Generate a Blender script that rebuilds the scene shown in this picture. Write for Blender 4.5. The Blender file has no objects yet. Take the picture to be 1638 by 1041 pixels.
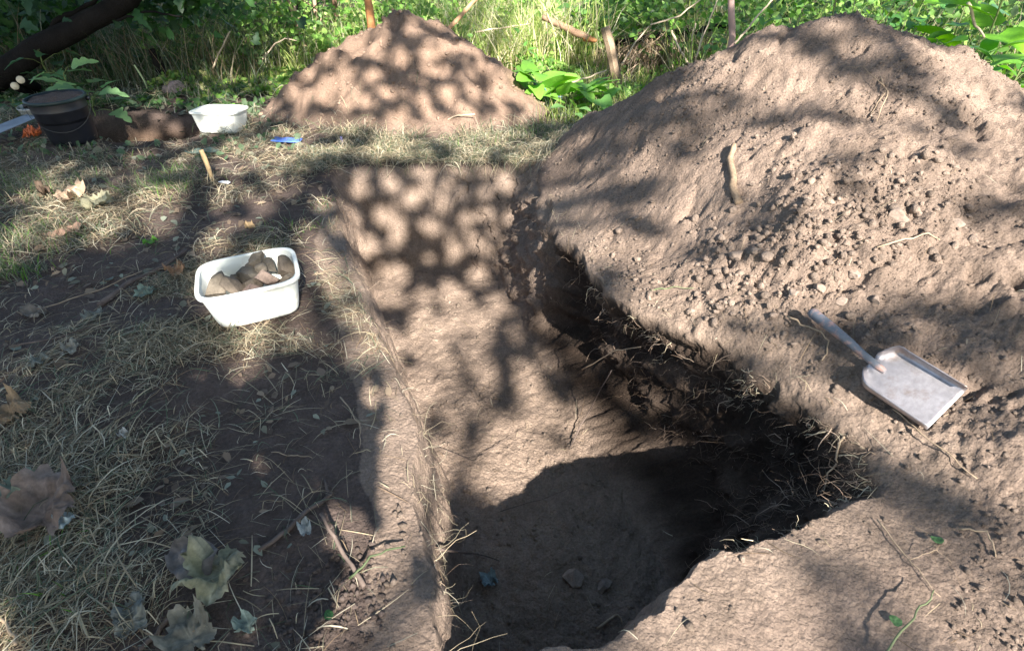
import bpy, math, random
import numpy as np
from mathutils import Vector, Matrix, Euler
R = math.radians
rng = np.random.default_rng(7)
random.seed(7)
scene = bpy.context.scene
col = scene.collection

# ------------------------------------------------------------------ camera, sky, sun, exposure
CAM_H, PITCH, FPX = 1.3, R(34.5), 900.0
cam_d = bpy.data.cameras.new('camera'); cam = bpy.data.objects.new('camera', cam_d)
col.objects.link(cam); scene.camera = cam
cam.location = (0, 0, CAM_H); cam.rotation_euler = (R(90) - PITCH, 0, 0)
cam_d.sensor_width = 36; cam_d.lens = FPX / 1638 * 36; cam_d.clip_start = 0.02; cam_d.clip_end = 400
SUN_EL = R(35); SUN_AZ = math.atan2(-1.0, 0.36)          # direction towards the sun, seen from above
SUN = np.array([math.cos(SUN_EL) * math.cos(SUN_AZ), math.cos(SUN_EL) * math.sin(SUN_AZ), math.sin(SUN_EL)])
w = bpy.data.worlds.new('World'); scene.world = w; w.use_nodes = True
nt = w.node_tree; nt.nodes.clear()
sky = nt.nodes.new('ShaderNodeTexSky'); sky.sky_type = 'NISHITA'; sky.sun_disc = False
sky.sun_elevation = SUN_EL; sky.sun_rotation = math.atan2(SUN[0], SUN[1])
bg = nt.nodes.new('ShaderNodeBackground'); bg.inputs[1].default_value = 0.075
wo = nt.nodes.new('ShaderNodeOutputWorld')
nt.links.new(sky.outputs[0], bg.inputs[0]); nt.links.new(bg.outputs[0], wo.inputs[0])
sl = bpy.data.lights.new('sun', 'SUN'); sl.energy = 5.0; sl.angle = R(0.53); sl.color = (1.0, 0.93, 0.84)
so = bpy.data.objects.new('sun', sl); col.objects.link(so); so.location = (4, -10, 8)
so.rotation_euler = Vector((-SUN[0], -SUN[1], -SUN[2])).to_track_quat('-Z', 'Y').to_euler()
vs = scene.view_settings; vs.view_transform = 'Standard'; vs.look = 'None'; vs.gamma = 1; vs.exposure = 1.95
vs.use_curve_mapping = False
scene.cycles.max_bounces = 6; scene.cycles.diffuse_bounces = 3; scene.cycles.glossy_bounces = 2
scene.cycles.transmission_bounces = 3; scene.cycles.transparent_max_bounces = 4

# ------------------------------------------------------------------ numeric helpers
_perm = np.random.default_rng(3).permutation(256); _perm = np.concatenate([_perm, _perm, _perm])
_g2 = np.array([[math.cos(a), math.sin(a)] for a in np.linspace(0, 2 * math.pi, 256, endpoint=False)])
_g3 = np.random.default_rng(4).normal(size=(256, 3)); _g3 /= np.linalg.norm(_g3, axis=1)[:, None]

def perlin2(x, y):
    xi = np.floor(x).astype(np.int64); yi = np.floor(y).astype(np.int64)
    xf = x - xi; yf = y - yi; xi &= 255; yi &= 255
    u = xf * xf * xf * (xf * (xf * 6 - 15) + 10); v = yf * yf * yf * (yf * (yf * 6 - 15) + 10)
    def g(ix, iy, dx, dy):
        h = _perm[_perm[ix] + iy]; q = _g2[h]
        return q[..., 0] * dx + q[..., 1] * dy
    a = g(xi, yi, xf, yf); b = g(xi + 1, yi, xf - 1, yf)
    c = g(xi, yi + 1, xf, yf - 1); d = g(xi + 1, yi + 1, xf - 1, yf - 1)
    return ((a + (b - a) * u) * (1 - v) + (c + (d - c) * u) * v) * 1.5

def fbm(x, y, f, octv=4, gain=.5):
    s = 0; a = 1.0
    for i in range(octv):
        ca, sa = math.cos(.65 + 1.1 * i), math.sin(.65 + 1.1 * i)
        s = s + a * perlin2((x * ca - y * sa) * f + 17.3 * i, (x * sa + y * ca) * f - 9.1 * i); a *= gain; f *= 2.03
    return s

def perlin3(x, y, z):
    xi = np.floor(x).astype(np.int64); yi = np.floor(y).astype(np.int64); zi = np.floor(z).astype(np.int64)
    xf = x - xi; yf = y - yi; zf = z - zi; xi &= 255; yi &= 255; zi &= 255
    s = lambda t: t * t * t * (t * (t * 6 - 15) + 10)
    u, v, w_ = s(xf), s(yf), s(zf); out = 0
    for dz in (0, 1):
        wz = w_ if dz else 1 - w_
        for dy in (0, 1):
            wy = v if dy else 1 - v
            for dx in (0, 1):
                wx = u if dx else 1 - u
                q = _g3[_perm[_perm[_perm[(xi + dx) & 255] + ((yi + dy) & 255)] + ((zi + dz) & 255)]]
                out = out + wx * wy * wz * (q[..., 0] * (xf - dx) + q[..., 1] * (yf - dy) + q[..., 2] * (zf - dz))
    return out * 1.5

def worley(x, y, f, seed=0):
    x = x * f; y = y * f
    xi = np.floor(x).astype(np.int64); yi = np.floor(y).astype(np.int64)
    best = np.full(x.shape, 9.0); bid = np.zeros(x.shape, np.int64)
    for dx in (-1, 0, 1):
        for dy in (-1, 0, 1):
            cx = xi + dx; cy = yi + dy
            h = _perm[_perm[(cx + seed) & 255] + (cy & 255)]; h2 = _perm[h + 37]
            d = (cx + h / 255. - x) ** 2 + (cy + h2 / 255. - y) ** 2
            m = d < best; best = np.where(m, d, best); bid = np.where(m, h, bid)
    return np.sqrt(best), bid

def spots(x, y, f, seed):
    """distance to the nearest of evenly jittered points, and a random number for it"""
    x = x * f; y = y * f; xi = np.floor(x).astype(np.int64); yi = np.floor(y).astype(np.int64)
    best = np.full(x.shape, 9.0); bid = np.zeros(x.shape)
    for dx in (-1, 0, 1):
        for dy in (-1, 0, 1):
            cx = xi + dx; cy = yi + dy; h = _perm[_perm[(cx + seed) & 255] + (cy & 255)]; h2 = _perm[h + 37]; h3 = _perm[h2 + 91]
            d = (cx + .2 + .6 * h / 255. + .5 * (cy & 1) - x) ** 2 + (cy + .2 + .6 * h2 / 255. - y) ** 2
            m = d < best; best = np.where(m, d, best); bid = np.where(m, h3 / 255., bid)
    return np.sqrt(best) / f, bid
def sstep(a, b, x):
    t = np.clip((x - a) / (b - a), 0, 1); return t * t * (3 - 2 * t)

def sdf_poly(x, y, P):
    """distance to polygon boundary, positive inside"""
    P = np.array(P, float); d = np.full(x.shape, 1e9); ins = np.zeros(x.shape, bool)
    for i in range(len(P)):
        a = P[i]; b = P[(i + 1) % len(P)]; e = b - a
        t = np.clip(((x - a[0]) * e[0] + (y - a[1]) * e[1]) / (e @ e), 0, 1)
        d = np.minimum(d, (x - a[0] - t * e[0]) ** 2 + (y - a[1] - t * e[1]) ** 2)
        c = (a[1] > y) != (b[1] > y)
        with np.errstate(divide='ignore', invalid='ignore'):
            xx = (b[0] - a[0]) * (y - a[1]) / (b[1] - a[1] + 1e-12) + a[0]
        ins ^= c & (x < xx)
    return np.where(ins, 1, -1) * np.sqrt(d)

CP, SP = math.cos(PITCH), math.sin(PITCH)
def ray(px, py):
    u = (px - 819.0) / FPX; v = (520.5 - py) / FPX
    return np.array([u, CP + v * SP, -SP + v * CP])
def at_z(px, py, z=0.0):
    d = ray(px, py); t = (z - CAM_H) / d[2]; return np.array([d[0] * t, d[1] * t, z])
def at_y(px, py, Y):
    d = ray(px, py); t = Y / d[1]; return np.array([d[0] * t, Y, CAM_H + d[2] * t])
def to_px(x, y, z):
    dz = z - CAM_H; dep = y * CP - dz * SP; up = y * SP + dz * CP
    dep = np.where(dep > .05, dep, .05)
    return 819 + FPX * x / dep, 520.5 - FPX * up / dep

# ------------------------------------------------------------------ shape of the ground
TOP = [(-.14, .54), (-.19, .72), (-.23, .92), (-.30, 1.25), (-.41, 1.57), (-.55, 1.85), (-.78, 2.38), (-1.05, 3.13), (-1.20, 3.60), (-1.20, 3.82),
       (-.85, 3.89), (-.4, 3.86), (.14, 3.88), (.18, 3.70), (.20, 3.25), (.27, 2.75), (.37, 2.25), (.47, 1.98), (.66, 1.83),
       (.86, 1.66), (1.0, 1.44), (1.10, 1.20), (1.09, 1.06), (.76, .95), (.52, .86), (.34, .70), (.10, .62)]
BOT = [(-.06, .68), (-.12, .92), (-.18, 1.27), (-.27, 1.6), (-.42, 1.95), (-.62, 2.45), (-.90, 3.14), (-1.0, 3.42),
       (-.55, 3.52), (-.12, 3.44), (.02, 3.05), (.13, 2.60), (.31, 2.06), (.45, 1.60), (.59, 1.26), (.63, 1.06),
       (.52, 1.02), (.30, .90), (.12, .80)]
PIT2 = [(-3.75, 4.5), (-3.72, 5.10), (-2.75, 5.22), (-2.42, 5.0), (-2.6, 4.55), (-3.1, 4.42)]
MND = [(.20, 4.42, .0), (.45, 4.0, .24), (.70, 3.72, .44), (1.0, 3.5, .68), (1.3, 3.42, .84), (1.78, 3.3, .965), (1.5, 3.35, .93),
       (2.17, 3.05, .86), (2.35, 2.7, .68), (2.8, 2.6, .62), (3.3, 2.2, .4), (1.17, 2.12, .46), (1.25, 2.45, .56), (1.43, 1.65, .34),
       (1.26, 1.39, .17), (1.36, 1.22, .16), (1.05, 1.64, .17), (.90, 1.70, .10), (.75, 2.25, .17), (.63, 2.9, .25), (.95, 2.8, .45),
       (1.5, 2.8, .75), (1.9, 2.4, .62), (2.0, 1.9, .48), (1.8, 1.5, .36), (1.5, 1.05, .18), (1.9, .9, .22), (1.25, 1.05, .08),
       (.30, 3.4, .05), (.32, 2.8, .04), (.44, 2.3, .05), (.55, 2.05, .06), (.70, 1.9, .07), (.92, 1.62, .06), (1.08, 1.3, .05), (1.08, 1.05, .0),
       (.30, 4.0, .06), (1.1, .8, .02), (1.1, .45, .03), (1.6, .5, .1), (2.5, .4, .15), (2.6, 1.4, .35), (3.2, 1.0, .2), (4, .5, 0), (4.2, 1.5, 0),
       (4.2, 2.6, 0), (3.6, 3.4, .0), (.6, 4.4, .05), (1.0, 4.25, .1), (1.6, 4.25, .15), (2.3, 4.1, .1), (3, 3.9, .0), (1.5, 3.85, .5), (1.1, 3.9, .35),
       (.8, 4.0, .26), (2.2, 3.7, .35), (.2, 5, 0), (1, 5, 0), (2, 5, 0), (3, 5, 0), (5, 4, 0), (5, 2, 0), (5, 0, 0), (-.1, 4.3, 0), (-.1, 3.9, 0), (0, 3, 0),
       (.1, 2.3, 0), (.3, 1.7, 0), (.6, 1.2, 0), (.8, .9, 0), (.7, .3, 0), (0, .5, 0), (1, -.3, 0), (2.4, -.6, 0), (4, -.6, 0)]
_mp = np.array(MND); _c2 = .12 ** 2
def _ker(dx, dy): return -np.sqrt(dx * dx + dy * dy + _c2)
_A = _ker(_mp[:, 0][:, None] - _mp[:, 0][None], _mp[:, 1][:, None] - _mp[:, 1][None])
_A = np.block([[_A, np.ones((len(_mp), 1))], [np.ones((1, len(_mp))), np.zeros((1, 1))]])
_W = np.linalg.solve(_A, np.append(_mp[:, 2], 0))
def mound(x, y):
    out = np.full(x.shape, _W[-1])
    for (a, b, _), q in zip(MND, _W[:-1]): out += q * _ker(x - a, y - b)
    m = sstep(5.4, 4.6, x) * sstep(-1.0, -.4, y) * sstep(-.15, .1, x) * sstep(5.2, 4.5, y)
    return np.maximum(out, 0) * m
HC = (-.92, 5.62)
def heap(x, y):
    dx = x - HC[0]; dy = y - HC[1]; a = np.arctan2(dy, dx)
    r = np.sqrt((dx / 1.27) ** 2 + (dy / 1.08) ** 2)
    r = r * (1 + .07 * np.sin(3 * a + .6) + .04 * np.sin(5 * a))
    h = .80 * np.clip(1 - r, 0, 1) ** .86
    top = .12 * np.exp(-(r / .25) ** 2)
    k = np.clip(h / .25, 0, 1)
    rid = np.abs(fbm(x + 5, y, 1.9, 3)) * .17 + fbm(x, y + 3, 6.0, 3) * .035
    return np.maximum(h - top * .5 - k * (rid - .05), 0) * (r < 1.1)

def fields(x, y):
    F = {}
    wx = x + fbm(x, y, 3.0, 3) * .030 + fbm(x, y, 16., 2) * .008; wy = y + fbm(x + 9, y, 3.0, 3) * .045 + fbm(x + 9, y, 13., 2) * .015
    dT = sdf_poly(wx, wy, TOP); dB = sdf_poly(wx, wy, BOT)
    u = np.where(dT <= 0, 0, np.where(dB >= 0, 1, dT / np.maximum(dT - dB, 1e-6)))
    F['u'] = u; F['dT'] = dT
    m = mound(x, y); h = heap(x, y); F['m'] = m; F['h'] = h
    p2 = sdf_poly(x + fbm(x, y, 3, 2) * .05, y, PIT2); F['p2'] = p2
    turf = fbm(x, y, .55, 3) * .05 + fbm(x, y, 3.1, 3) * .014
    near = sstep(2.6, .4, y) * sstep(-.2, -1.6, x) * .0
    z = turf * sstep(-.05, .6, np.abs(dT)) * 1.0 + near
    z = z + np.maximum(m, 0) + h
    fl = -.64 + fbm(x, y, 1.6, 2) * .03 + fbm(x, y, 9., 3) * .012 - .03 * sstep(1.5, .8, y)
    prof = sstep(.0, 1., u) * .55 + u * .45
    # rounded worn lip on the left and near sides, crisp on the right
    z = z * (1 - sstep(0, .5, u)) + prof * fl
    z = z - sstep(.0, .12, p2) * .26
    # roughness of the soil
    soil = np.clip(m * 6, 0, 1) + np.clip(h * 6, 0, 1) * .6
    soil = np.clip(soil, 0, 1); F['soil'] = soil
    z = z + soil * (fbm(x + 40, y, 1.7, 2) * .028 + fbm(x, y, 4.5, 3) * .026 + np.abs(fbm(x + 3, y, 11., 2)) * .020 - .03 * sstep(.45, .75, fbm(x + 7, y + 2, 5.5, 2)))
    far = sstep(7, 3, y)
    fine = fbm(x, y, 38., 3) * .006 + fbm(x + 2, y + 7, 90., 2) * .0018
    z = z + fine * far * (.45 + soil * .9 + np.clip(u * 3, 0, 1) * .7)
    # crumbly clods
    px, py = to_px(x, y, z)
    cz = np.exp(-(((x - 1.05) * .85 + (y - 1.95) * -.25) / .42) ** 2 - ((y - 1.95) / .28) ** 2)
    cz = np.maximum(cz, .45 * sstep(.25, .5, fbm(x + 31, y, 1.6, 2)) * soil)
    cz = np.maximum(cz, .5 * np.exp(-((x - .55) / .25) ** 2 - ((y - 3.2) / .5) ** 2))
    w1, _ = worley(x, y, 26.); w2, _ = worley(x + 4, y, 55.)
    z = z + cz * far * ((.5 - w1) * .030 + (.5 - w2) * .012)
    F['clod'] = cz; F['z'] = z
    return F
def Z(x, y):
    x = np.atleast_1d(np.asarray(x, float)); y = np.atleast_1d(np.asarray(y, float)); return fields(x, y)['z']
def hit(px, py, lift=0.0):
    """first ground point seen along a sight line of the photograph"""
    d = ray(px, py); t = np.linspace(.6, 16, 2600); x = d[0] * t; y = d[1] * t; z = CAM_H + d[2] * t
    g = Z(x, y); k = np.argmax(z < g)
    return np.array([x[k], y[k], g[k] + lift])
def hits(P): return [hit(*p) for p in P]
def normal(x, y, e=.03):
    a = Z([x - e, x + e, x, x], [y, y, y - e, y + e]); n = np.array([-(a[1] - a[0]) / (2 * e), -(a[3] - a[2]) / (2 * e), 1]); return n / np.linalg.norm(n)

# ------------------------------------------------------------------ mesh helpers
def mesh(name, V, Fc, mat=None, colr=None, smooth=True, colf=None):
    V = np.asarray(V, np.float32)
    me = bpy.data.meshes.new(name)
    if isinstance(Fc, np.ndarray):
        k = Fc.shape[1]; n = len(Fc)
        me.vertices.add(len(V)); me.vertices.foreach_set('co', V.ravel())
        me.loops.add(n * k); me.loops.foreach_set('vertex_index', Fc.astype(np.int32).ravel())
        me.polygons.add(n); me.polygons.foreach_set('loop_start', np.arange(0, n * k, k, dtype=np.int32))
        me.update(calc_edges=True)
    else:
        me.from_pydata([tuple(map(float, v)) for v in V], [], Fc)
    if smooth: me.polygons.foreach_set('use_smooth', np.ones(len(me.polygons), bool))
    if colr is not None:
        a = me.color_attributes.new('col', 'FLOAT_COLOR', 'POINT')
        c = np.ones((len(V), 4), np.float32); c[:, :3] = colr; a.data.foreach_set('color', c.ravel())
    if mat: me.materials.append(mat)
    me.update()
    return me
def link(name, me, parent=None, loc=None, rot=None, scale=None):
    o = bpy.data.objects.new(name, me); col.objects.link(o)
    if parent: o.parent = parent
    if loc is not None: o.location = tuple(map(float, loc))
    if rot is not None: o.rotation_euler = rot
    if scale is not None: o.scale = scale if hasattr(scale, '__len__') else (scale,) * 3
    return o
def tag(o, label=None, cat=None, group=None, kind=None):
    if label: o['label'] = label
    if cat: o['category'] = cat
    if group: o['group'] = group
    if kind: o['kind'] = kind
    return o
def empty(name, loc, rot=(0, 0, 0)):
    o = bpy.data.objects.new(name, None); col.objects.link(o); o.location = tuple(map(float, loc)); o.rotation_euler = rot; return o

class MB:
    def __init__(s): s.v = []; s.f = []; s.c = []; s.n = 0
    def add(s, V, Fc, c=None):
        V = np.asarray(V, float); s.v.append(V); s.f += [tuple(int(i) + s.n for i in f) for f in Fc]; s.n += len(V)
        s.c.append(np.tile(c if c is not None else (1, 1, 1), (len(V), 1)))
    def tube(s, P, r, sides=8, c=None, caps=True):
        P = np.asarray(P, float); n = len(P); r = np.broadcast_to(r, (n,)) if not hasattr(r, '__len__') else np.asarray(r)
        T = np.gradient(P, axis=0); T /= np.linalg.norm(T, axis=1)[:, None] + 1e-9
        a = np.array([0, 0, 1.]) if abs(T[0][2]) < .8 else np.array([1., 0, 0])
        V = []
        for i in range(n):
            a = a - T[i] * (a @ T[i]); a /= np.linalg.norm(a) + 1e-9; b = np.cross(T[i], a)
            for k in range(sides):
                t = 2 * math.pi * k / sides; V.append(P[i] + r[i] * (a * math.cos(t) + b * math.sin(t)))
        Fc = [(i * sides + k, i * sides + (k + 1) % sides, (i + 1) * sides + (k + 1) % sides, (i + 1) * sides + k) for i in range(n - 1) for k in range(sides)]
        if caps: Fc += [tuple(range(sides))[::-1], tuple((n - 1) * sides + k for k in range(sides))]
        s.add(V, Fc, c)
    def me(s, name, mat, smooth=True):
        return mesh(name, np.concatenate(s.v), s.f, mat, np.concatenate(s.c), smooth)

def strips(P, W, side, colr, two=True):
    """many ribbons at once: P (n,k,3) centre lines, W (n,k) half widths, side (n,3)"""
    n, k, _ = P.shape
    L = P - side[:, None, :] * W[..., None]; Rr = P + side[:, None, :] * W[..., None]
    V = np.stack([L, Rr], 2).reshape(-1, 3)
    base = (np.arange(n) * k * 2)[:, None] + (np.arange(k - 1) * 2)[None]
    Fc = np.stack([base, base + 1, base + 3, base + 2], -1).reshape(-1, 4)
    C = np.repeat(colr, k * 2, axis=0)
    return V, Fc, C

# ------------------------------------------------------------------ materials
def mat(name, base=(.5, .5, .5), rough=.8, nodes=None, attr=False, trans=0.0, noise=None, bump=None, spec=.3, metal=0.0, mix=.5, dark=None):
    m = bpy.data.materials.new(name); m.use_nodes = True; t = m.node_tree; b = t.nodes['Principled BSDF']; out = t.nodes['Material Output']
    b.inputs['Roughness'].default_value = rough; b.inputs['Specular IOR Level'].default_value = spec; b.inputs['Metallic'].default_value = metal
    geo = t.nodes.new('ShaderNodeTexCoord')
    if attr:
        at = t.nodes.new('ShaderNodeAttribute'); at.attribute_name = 'col'; src = at.outputs['Color']
        mm = t.nodes.new('ShaderNodeMix'); mm.data_type = 'RGBA'; mm.blend_type = 'MULTIPLY'; mm.inputs[0].default_value = 1
        mm.inputs[7].default_value = (*base, 1); t.links.new(src, mm.inputs[6]); src = mm.outputs[2]
    else:
        rgb = t.nodes.new('ShaderNodeRGB'); rgb.outputs[0].default_value = (*base, 1); src = rgb.outputs[0]
    for (sc, det, lo, hi, rgh) in (noise or []):
        n = t.nodes.new('ShaderNodeTexNoise'); n.inputs['Scale'].default_value = sc; n.inputs['Detail'].default_value = det; n.inputs['Roughness'].default_value = rgh
        t.links.new(geo.outputs['Object'], n.inputs['Vector'])
        mr = t.nodes.new('ShaderNodeMapRange'); mr.inputs[1].default_value = .3; mr.inputs[2].default_value = .7; mr.inputs[3].default_value = lo; mr.inputs[4].default_value = hi
        t.links.new(n.outputs[0], mr.inputs[0])
        mm = t.nodes.new('ShaderNodeMix'); mm.data_type = 'RGBA'; mm.blend_type = 'MULTIPLY'; mm.inputs[0].default_value = 1
        t.links.new(src, mm.inputs[6]); t.links.new(mr.outputs[0], mm.inputs[7]); src = mm.outputs[2]
    if dark:                                        # (colour, noise scale, threshold) dirt or second tone
        n = t.nodes.new('ShaderNodeTexNoise'); n.inputs['Scale'].default_value = dark[1]; n.inputs['Detail'].default_value = 6; n.inputs['Roughness'].default_value = .65
        t.links.new(geo.outputs['Object'], n.inputs['Vector'])
        mr = t.nodes.new('ShaderNodeMapRange'); mr.inputs[1].default_value = dark[2]; mr.inputs[2].default_value = dark[2] + dark[3]
        t.links.new(n.outputs[0], mr.inputs[0])
        mm = t.nodes.new('ShaderNodeMix'); mm.data_type = 'RGBA'; t.links.new(mr.outputs[0], mm.inputs[0])
        t.links.new(src, mm.inputs[6]); mm.inputs[7].default_value = (*dark[0], 1); src = mm.outputs[2]
    t.links.new(src, b.inputs['Base Color'])
    if bump:
        prev = None
        for (kind, sc, st, dist) in bump:
            if kind == 'n':
                n = t.nodes.new('ShaderNodeTexNoise'); n.inputs['Scale'].default_value = sc; n.inputs['Detail'].default_value = 5; n.inputs['Roughness'].default_value = .7; o = n.outputs[0]
            elif kind == 'w':
                n = t.nodes.new('ShaderNodeTexWave'); n.inputs['Scale'].default_value = sc; n.inputs['Distortion'].default_value = 6; n.inputs['Detail'].default_value = 3; o = n.outputs[1]
            else:
                n = t.nodes.new('ShaderNodeTexVoronoi'); n.inputs['Scale'].default_value = sc; o = n.outputs[0]
            t.links.new(geo.outputs['Object'], n.inputs['Vector'])
            bp = t.nodes.new('ShaderNodeBump'); bp.inputs['Strength'].default_value = st; bp.inputs['Distance'].default_value = dist
            if kind == 'v': bp.invert = True
            t.links.new(o, bp.inputs['Height'])
            if prev: t.links.new(prev, bp.inputs['Normal'])
            prev = bp.outputs[0]
        t.links.new(prev, b.inputs['Normal'])
    if trans > 0:
        tr = t.nodes.new('ShaderNodeBsdfTranslucent'); t.links.new(src, tr.inputs[0])
        hs = t.nodes.new('ShaderNodeHueSaturation'); hs.inputs['Saturation'].default_value = 1.15; hs.inputs['Value'].default_value = 1.5
        t.links.new(src, hs.inputs['Color']); t.links.new(hs.outputs[0], tr.inputs[0])
        ms = t.nodes.new('ShaderNodeMixShader'); ms.inputs[0].default_value = trans
        t.links.new(b.outputs[0], ms.inputs[1]); t.links.new(tr.outputs[0], ms.inputs[2]); t.links.new(ms.outputs[0], out.inputs[0])
    return m

SOIL = mat('soil', (1, 1, 1), .95, attr=True, spec=.12, noise=[(1.3, 5, .78, 1.16, .65), (9, 6, .76, 1.18, .7), (110, 4, .70, 1.24, .75)],
           bump=[('n', 38, .45, .016), ('v', 85, .6, .010), ('n', 190, 1.0, .008)])
STRAW = mat('straw', (1, 1, 1), .7, attr=True, trans=.25, spec=.25)
LEAFM = mat('green_leaf', (1, 1, 1), .5, attr=True, trans=.38, spec=.4, noise=[(30, 3, .85, 1.12, .5)])
BLADE = mat('grass_blade', (1, 1, 1), .55, attr=True, trans=.35, spec=.3)
BARKM = mat('bark', (.085, .07, .055), .9, noise=[(6, 5, .6, 1.3, .6), (60, 4, .6, 1.25, .6)], bump=[('n', 40, .7, .02)], spec=.15)
DBARK = mat('dark_bark', (.013, .011, .010), .9, noise=[(6, 5, .6, 1.3, .6)], bump=[('n', 40, .7, .02)], spec=.15)
WOOD = mat('weathered_wood', (.30, .22, .15), .85, noise=[(8, 4, .7, 1.2, .6), (90, 3, .7, 1.2, .6)], bump=[('n', 60, .6, .006)], spec=.2)
RAWWOOD = mat('split_wood', (.52, .24, .10), .8, noise=[(20, 4, .7, 1.25, .6)], bump=[('n', 80, .5, .004)], spec=.2)
CUTWOOD = mat('cut_wood_face', (.68, .58, .42), .8, noise=[(30, 3, .85, 1.1, .6)])
# ------------------------------------------------------------------ ground, trench and heaps
ys = [-30, -20, -13, -8, -5, -3, -2, -1.2, -.7, -.3, 0, .15, .25]
y = .30
while y < 9.5:
    k = .0058
    if 3.35 < y < 4.05: k = .0026
    if 5.0 < y: k = .0075
    ys.append(y); y += max(k * y, .0042)
while y < 60: ys.append(y); y *= 1.06
ys = np.array(ys); NC = 760
uc = np.linspace(-1, 1, NC)
xs_ = []
for yy in ys:
    c = .35 * 0; hw = .75 + 1.12 * max(yy, 0) if yy < 9.5 else .75 + 1.12 * yy
    if yy < .3: hw = 1.1
    xx = uc * hw
    o = np.array([40, 25, 15, 9, 5, 3, 1.8, 1, .5, .25, .1])
    xs_.append(np.concatenate([-hw - o, xx, hw + o[::-1]]))
GX = np.array(xs_); GY = np.repeat(ys[:, None], GX.shape[1], 1)
# finer columns where the ground is steep
C0 = fields(GX.ravel(), GY.ravel())['u'].reshape(GX.shape); dz = np.abs(np.gradient(C0, axis=1)) / np.maximum(np.gradient(GX, axis=1), 1e-4)
W_ = np.minimum(dz, 12) * .55; W_[:, :14] = 0; W_[:, -14:] = 0
for _ in range(10): W_[1:-1] = (W_[:-2] + W_[1:-1] * 2 + W_[2:]) / 4; W_[:, 1:-1] = (W_[:, :-2] + W_[:, 1:-1] * 2 + W_[:, 2:]) / 4
for r in range(13, len(ys)):
    if W_[r].max() < .02: continue
    x_ = GX[r]; st = np.diff(x_) * (1 + (W_[r][1:] + W_[r][:-1]) / 2); cs_ = np.concatenate([[0], np.cumsum(st)])
    i0, i1 = 11, len(x_) - 12; seg = np.linspace(cs_[i0], cs_[i1], i1 - i0 + 1); GX[r, i0:i1 + 1] = np.interp(seg, cs_, x_)
nr, nc = GX.shape
F = fields(GX.ravel(), GY.ravel()); GZ = F['z']
X = GX.ravel().copy(); Y = GY.ravel().copy(); u = F['u']
wall = np.clip(u * 6, 0, 1) * np.clip((1 - u) * 6, 0, 1)
n3 = perlin3(X * 14, Y * 14, GZ * 14) + .5 * perlin3(X * 33, Y * 33, GZ * 33)
n3b = perlin3(X * 6 + 9, Y * 6, GZ * 9)
near_hole = (sstep(2.95, 2.5, Y) * .75 + sstep(2.2, 1.9, Y) * .25) * sstep(-.05, .15, X + (Y - 2) * .3)
# the right wall is undercut: below the lip the earth has fallen away
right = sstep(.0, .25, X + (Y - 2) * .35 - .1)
rdg = np.abs(perlin3(X * 11, Y * 11, GZ * 16))
X += wall * (n3 * (.008 + .016 * right) + (n3b * .055 + rdg * .075 - .015 + .02 * perlin3(X * 50, Y * 50, GZ * 50)) * right) + near_hole * .26 * sstep(.05, .45, u) * sstep(1.0, .72, u) * sstep(1.15, 1.45, Y)
Y += wall * (n3b * .018)
# colours of the earth; humus also carries the right wall's painted shade
c_turf = np.array([.135, .105, .092]); c_mnd = np.array([.285, .222, .180]); c_floor = np.array([.30, .236, .190]); c_hum_shade = np.array([.042, .030, .023]); c_heap = np.array([.285, .205, .155])
n1 = fbm(X, Y, 1.3, 3)[:, None]
C = np.tile(c_turf, (len(X), 1)) * (1 + .35 * n1)
s = np.clip(F['m'] * 8, 0, 1)[:, None]; s = np.maximum(s, (sstep(-.25, .05, X) * sstep(3.7, 3.2, Y) * sstep(-2, -1, Y))[:, None]); C = C * (1 - s) + c_mnd * s * (1 + .12 * n1)
s = np.clip(F['h'] * 8, 0, 1)[:, None]; C = C * (1 - s) + c_heap * s * (1 + .15 * n1)
s = ((sdf_poly(X, Y, TOP) > -.15 - .08 * n1[:, 0]) & (Y < 3.2))[:, None] * .9; C = C * (1 - s) + c_floor * s * (1 + .15 * n1)
s = sstep(0, .10, u)[:, None]; C = C * (1 - s) + c_floor * s * (1 + .12 * n1)
s = (sstep(.02, .12, u) * sstep(1.02, .86, u) * right * sstep(3.0, 2.6, Y) * np.clip(1.0 + .5 * n3b, 0, 1))[:, None] * .93; C = C * (1 - s) + c_hum_shade * s * (1 + .4 * n3[:, None])  # dark humus, carried down the right wall to deepen its shade
s = (sstep(.02, .1, F['p2']))[:, None]; C = C * (1 - s) + np.array([.11, .075, .052]) * s
s = (sstep(9, 6.5, Y) * .0 + sstep(6.2, 8, Y))[:, None]; C = C * (1 - s) + np.array([.06, .055, .03]) * s
C *= 1 + .10 * fbm(X, Y, 24, 2)[:, None]
C = np.clip(C * np.array([.93, .90, .88]), .01, .6)
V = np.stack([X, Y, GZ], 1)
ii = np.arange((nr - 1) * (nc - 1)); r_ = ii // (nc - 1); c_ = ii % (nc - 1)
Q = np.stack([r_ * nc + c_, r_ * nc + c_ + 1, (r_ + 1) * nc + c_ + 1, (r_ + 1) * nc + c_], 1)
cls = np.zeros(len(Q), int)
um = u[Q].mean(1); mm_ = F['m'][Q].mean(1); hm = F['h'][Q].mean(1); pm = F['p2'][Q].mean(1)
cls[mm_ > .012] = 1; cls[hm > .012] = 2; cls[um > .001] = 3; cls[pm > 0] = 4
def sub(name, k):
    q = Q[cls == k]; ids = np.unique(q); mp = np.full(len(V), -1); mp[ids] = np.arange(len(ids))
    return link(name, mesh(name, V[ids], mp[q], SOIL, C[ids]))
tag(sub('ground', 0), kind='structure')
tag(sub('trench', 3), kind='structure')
tag(sub('shallow_pit', 4), kind='structure')
tag(sub('soil_heap', 1), 'large bare spoil heap of dry brown earth rising along the right side of the trench', 'soil heap')
tag(sub('soil_heap', 2), 'cone-shaped reddish spoil heap standing beyond the far end of the trench', 'soil heap')

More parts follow.
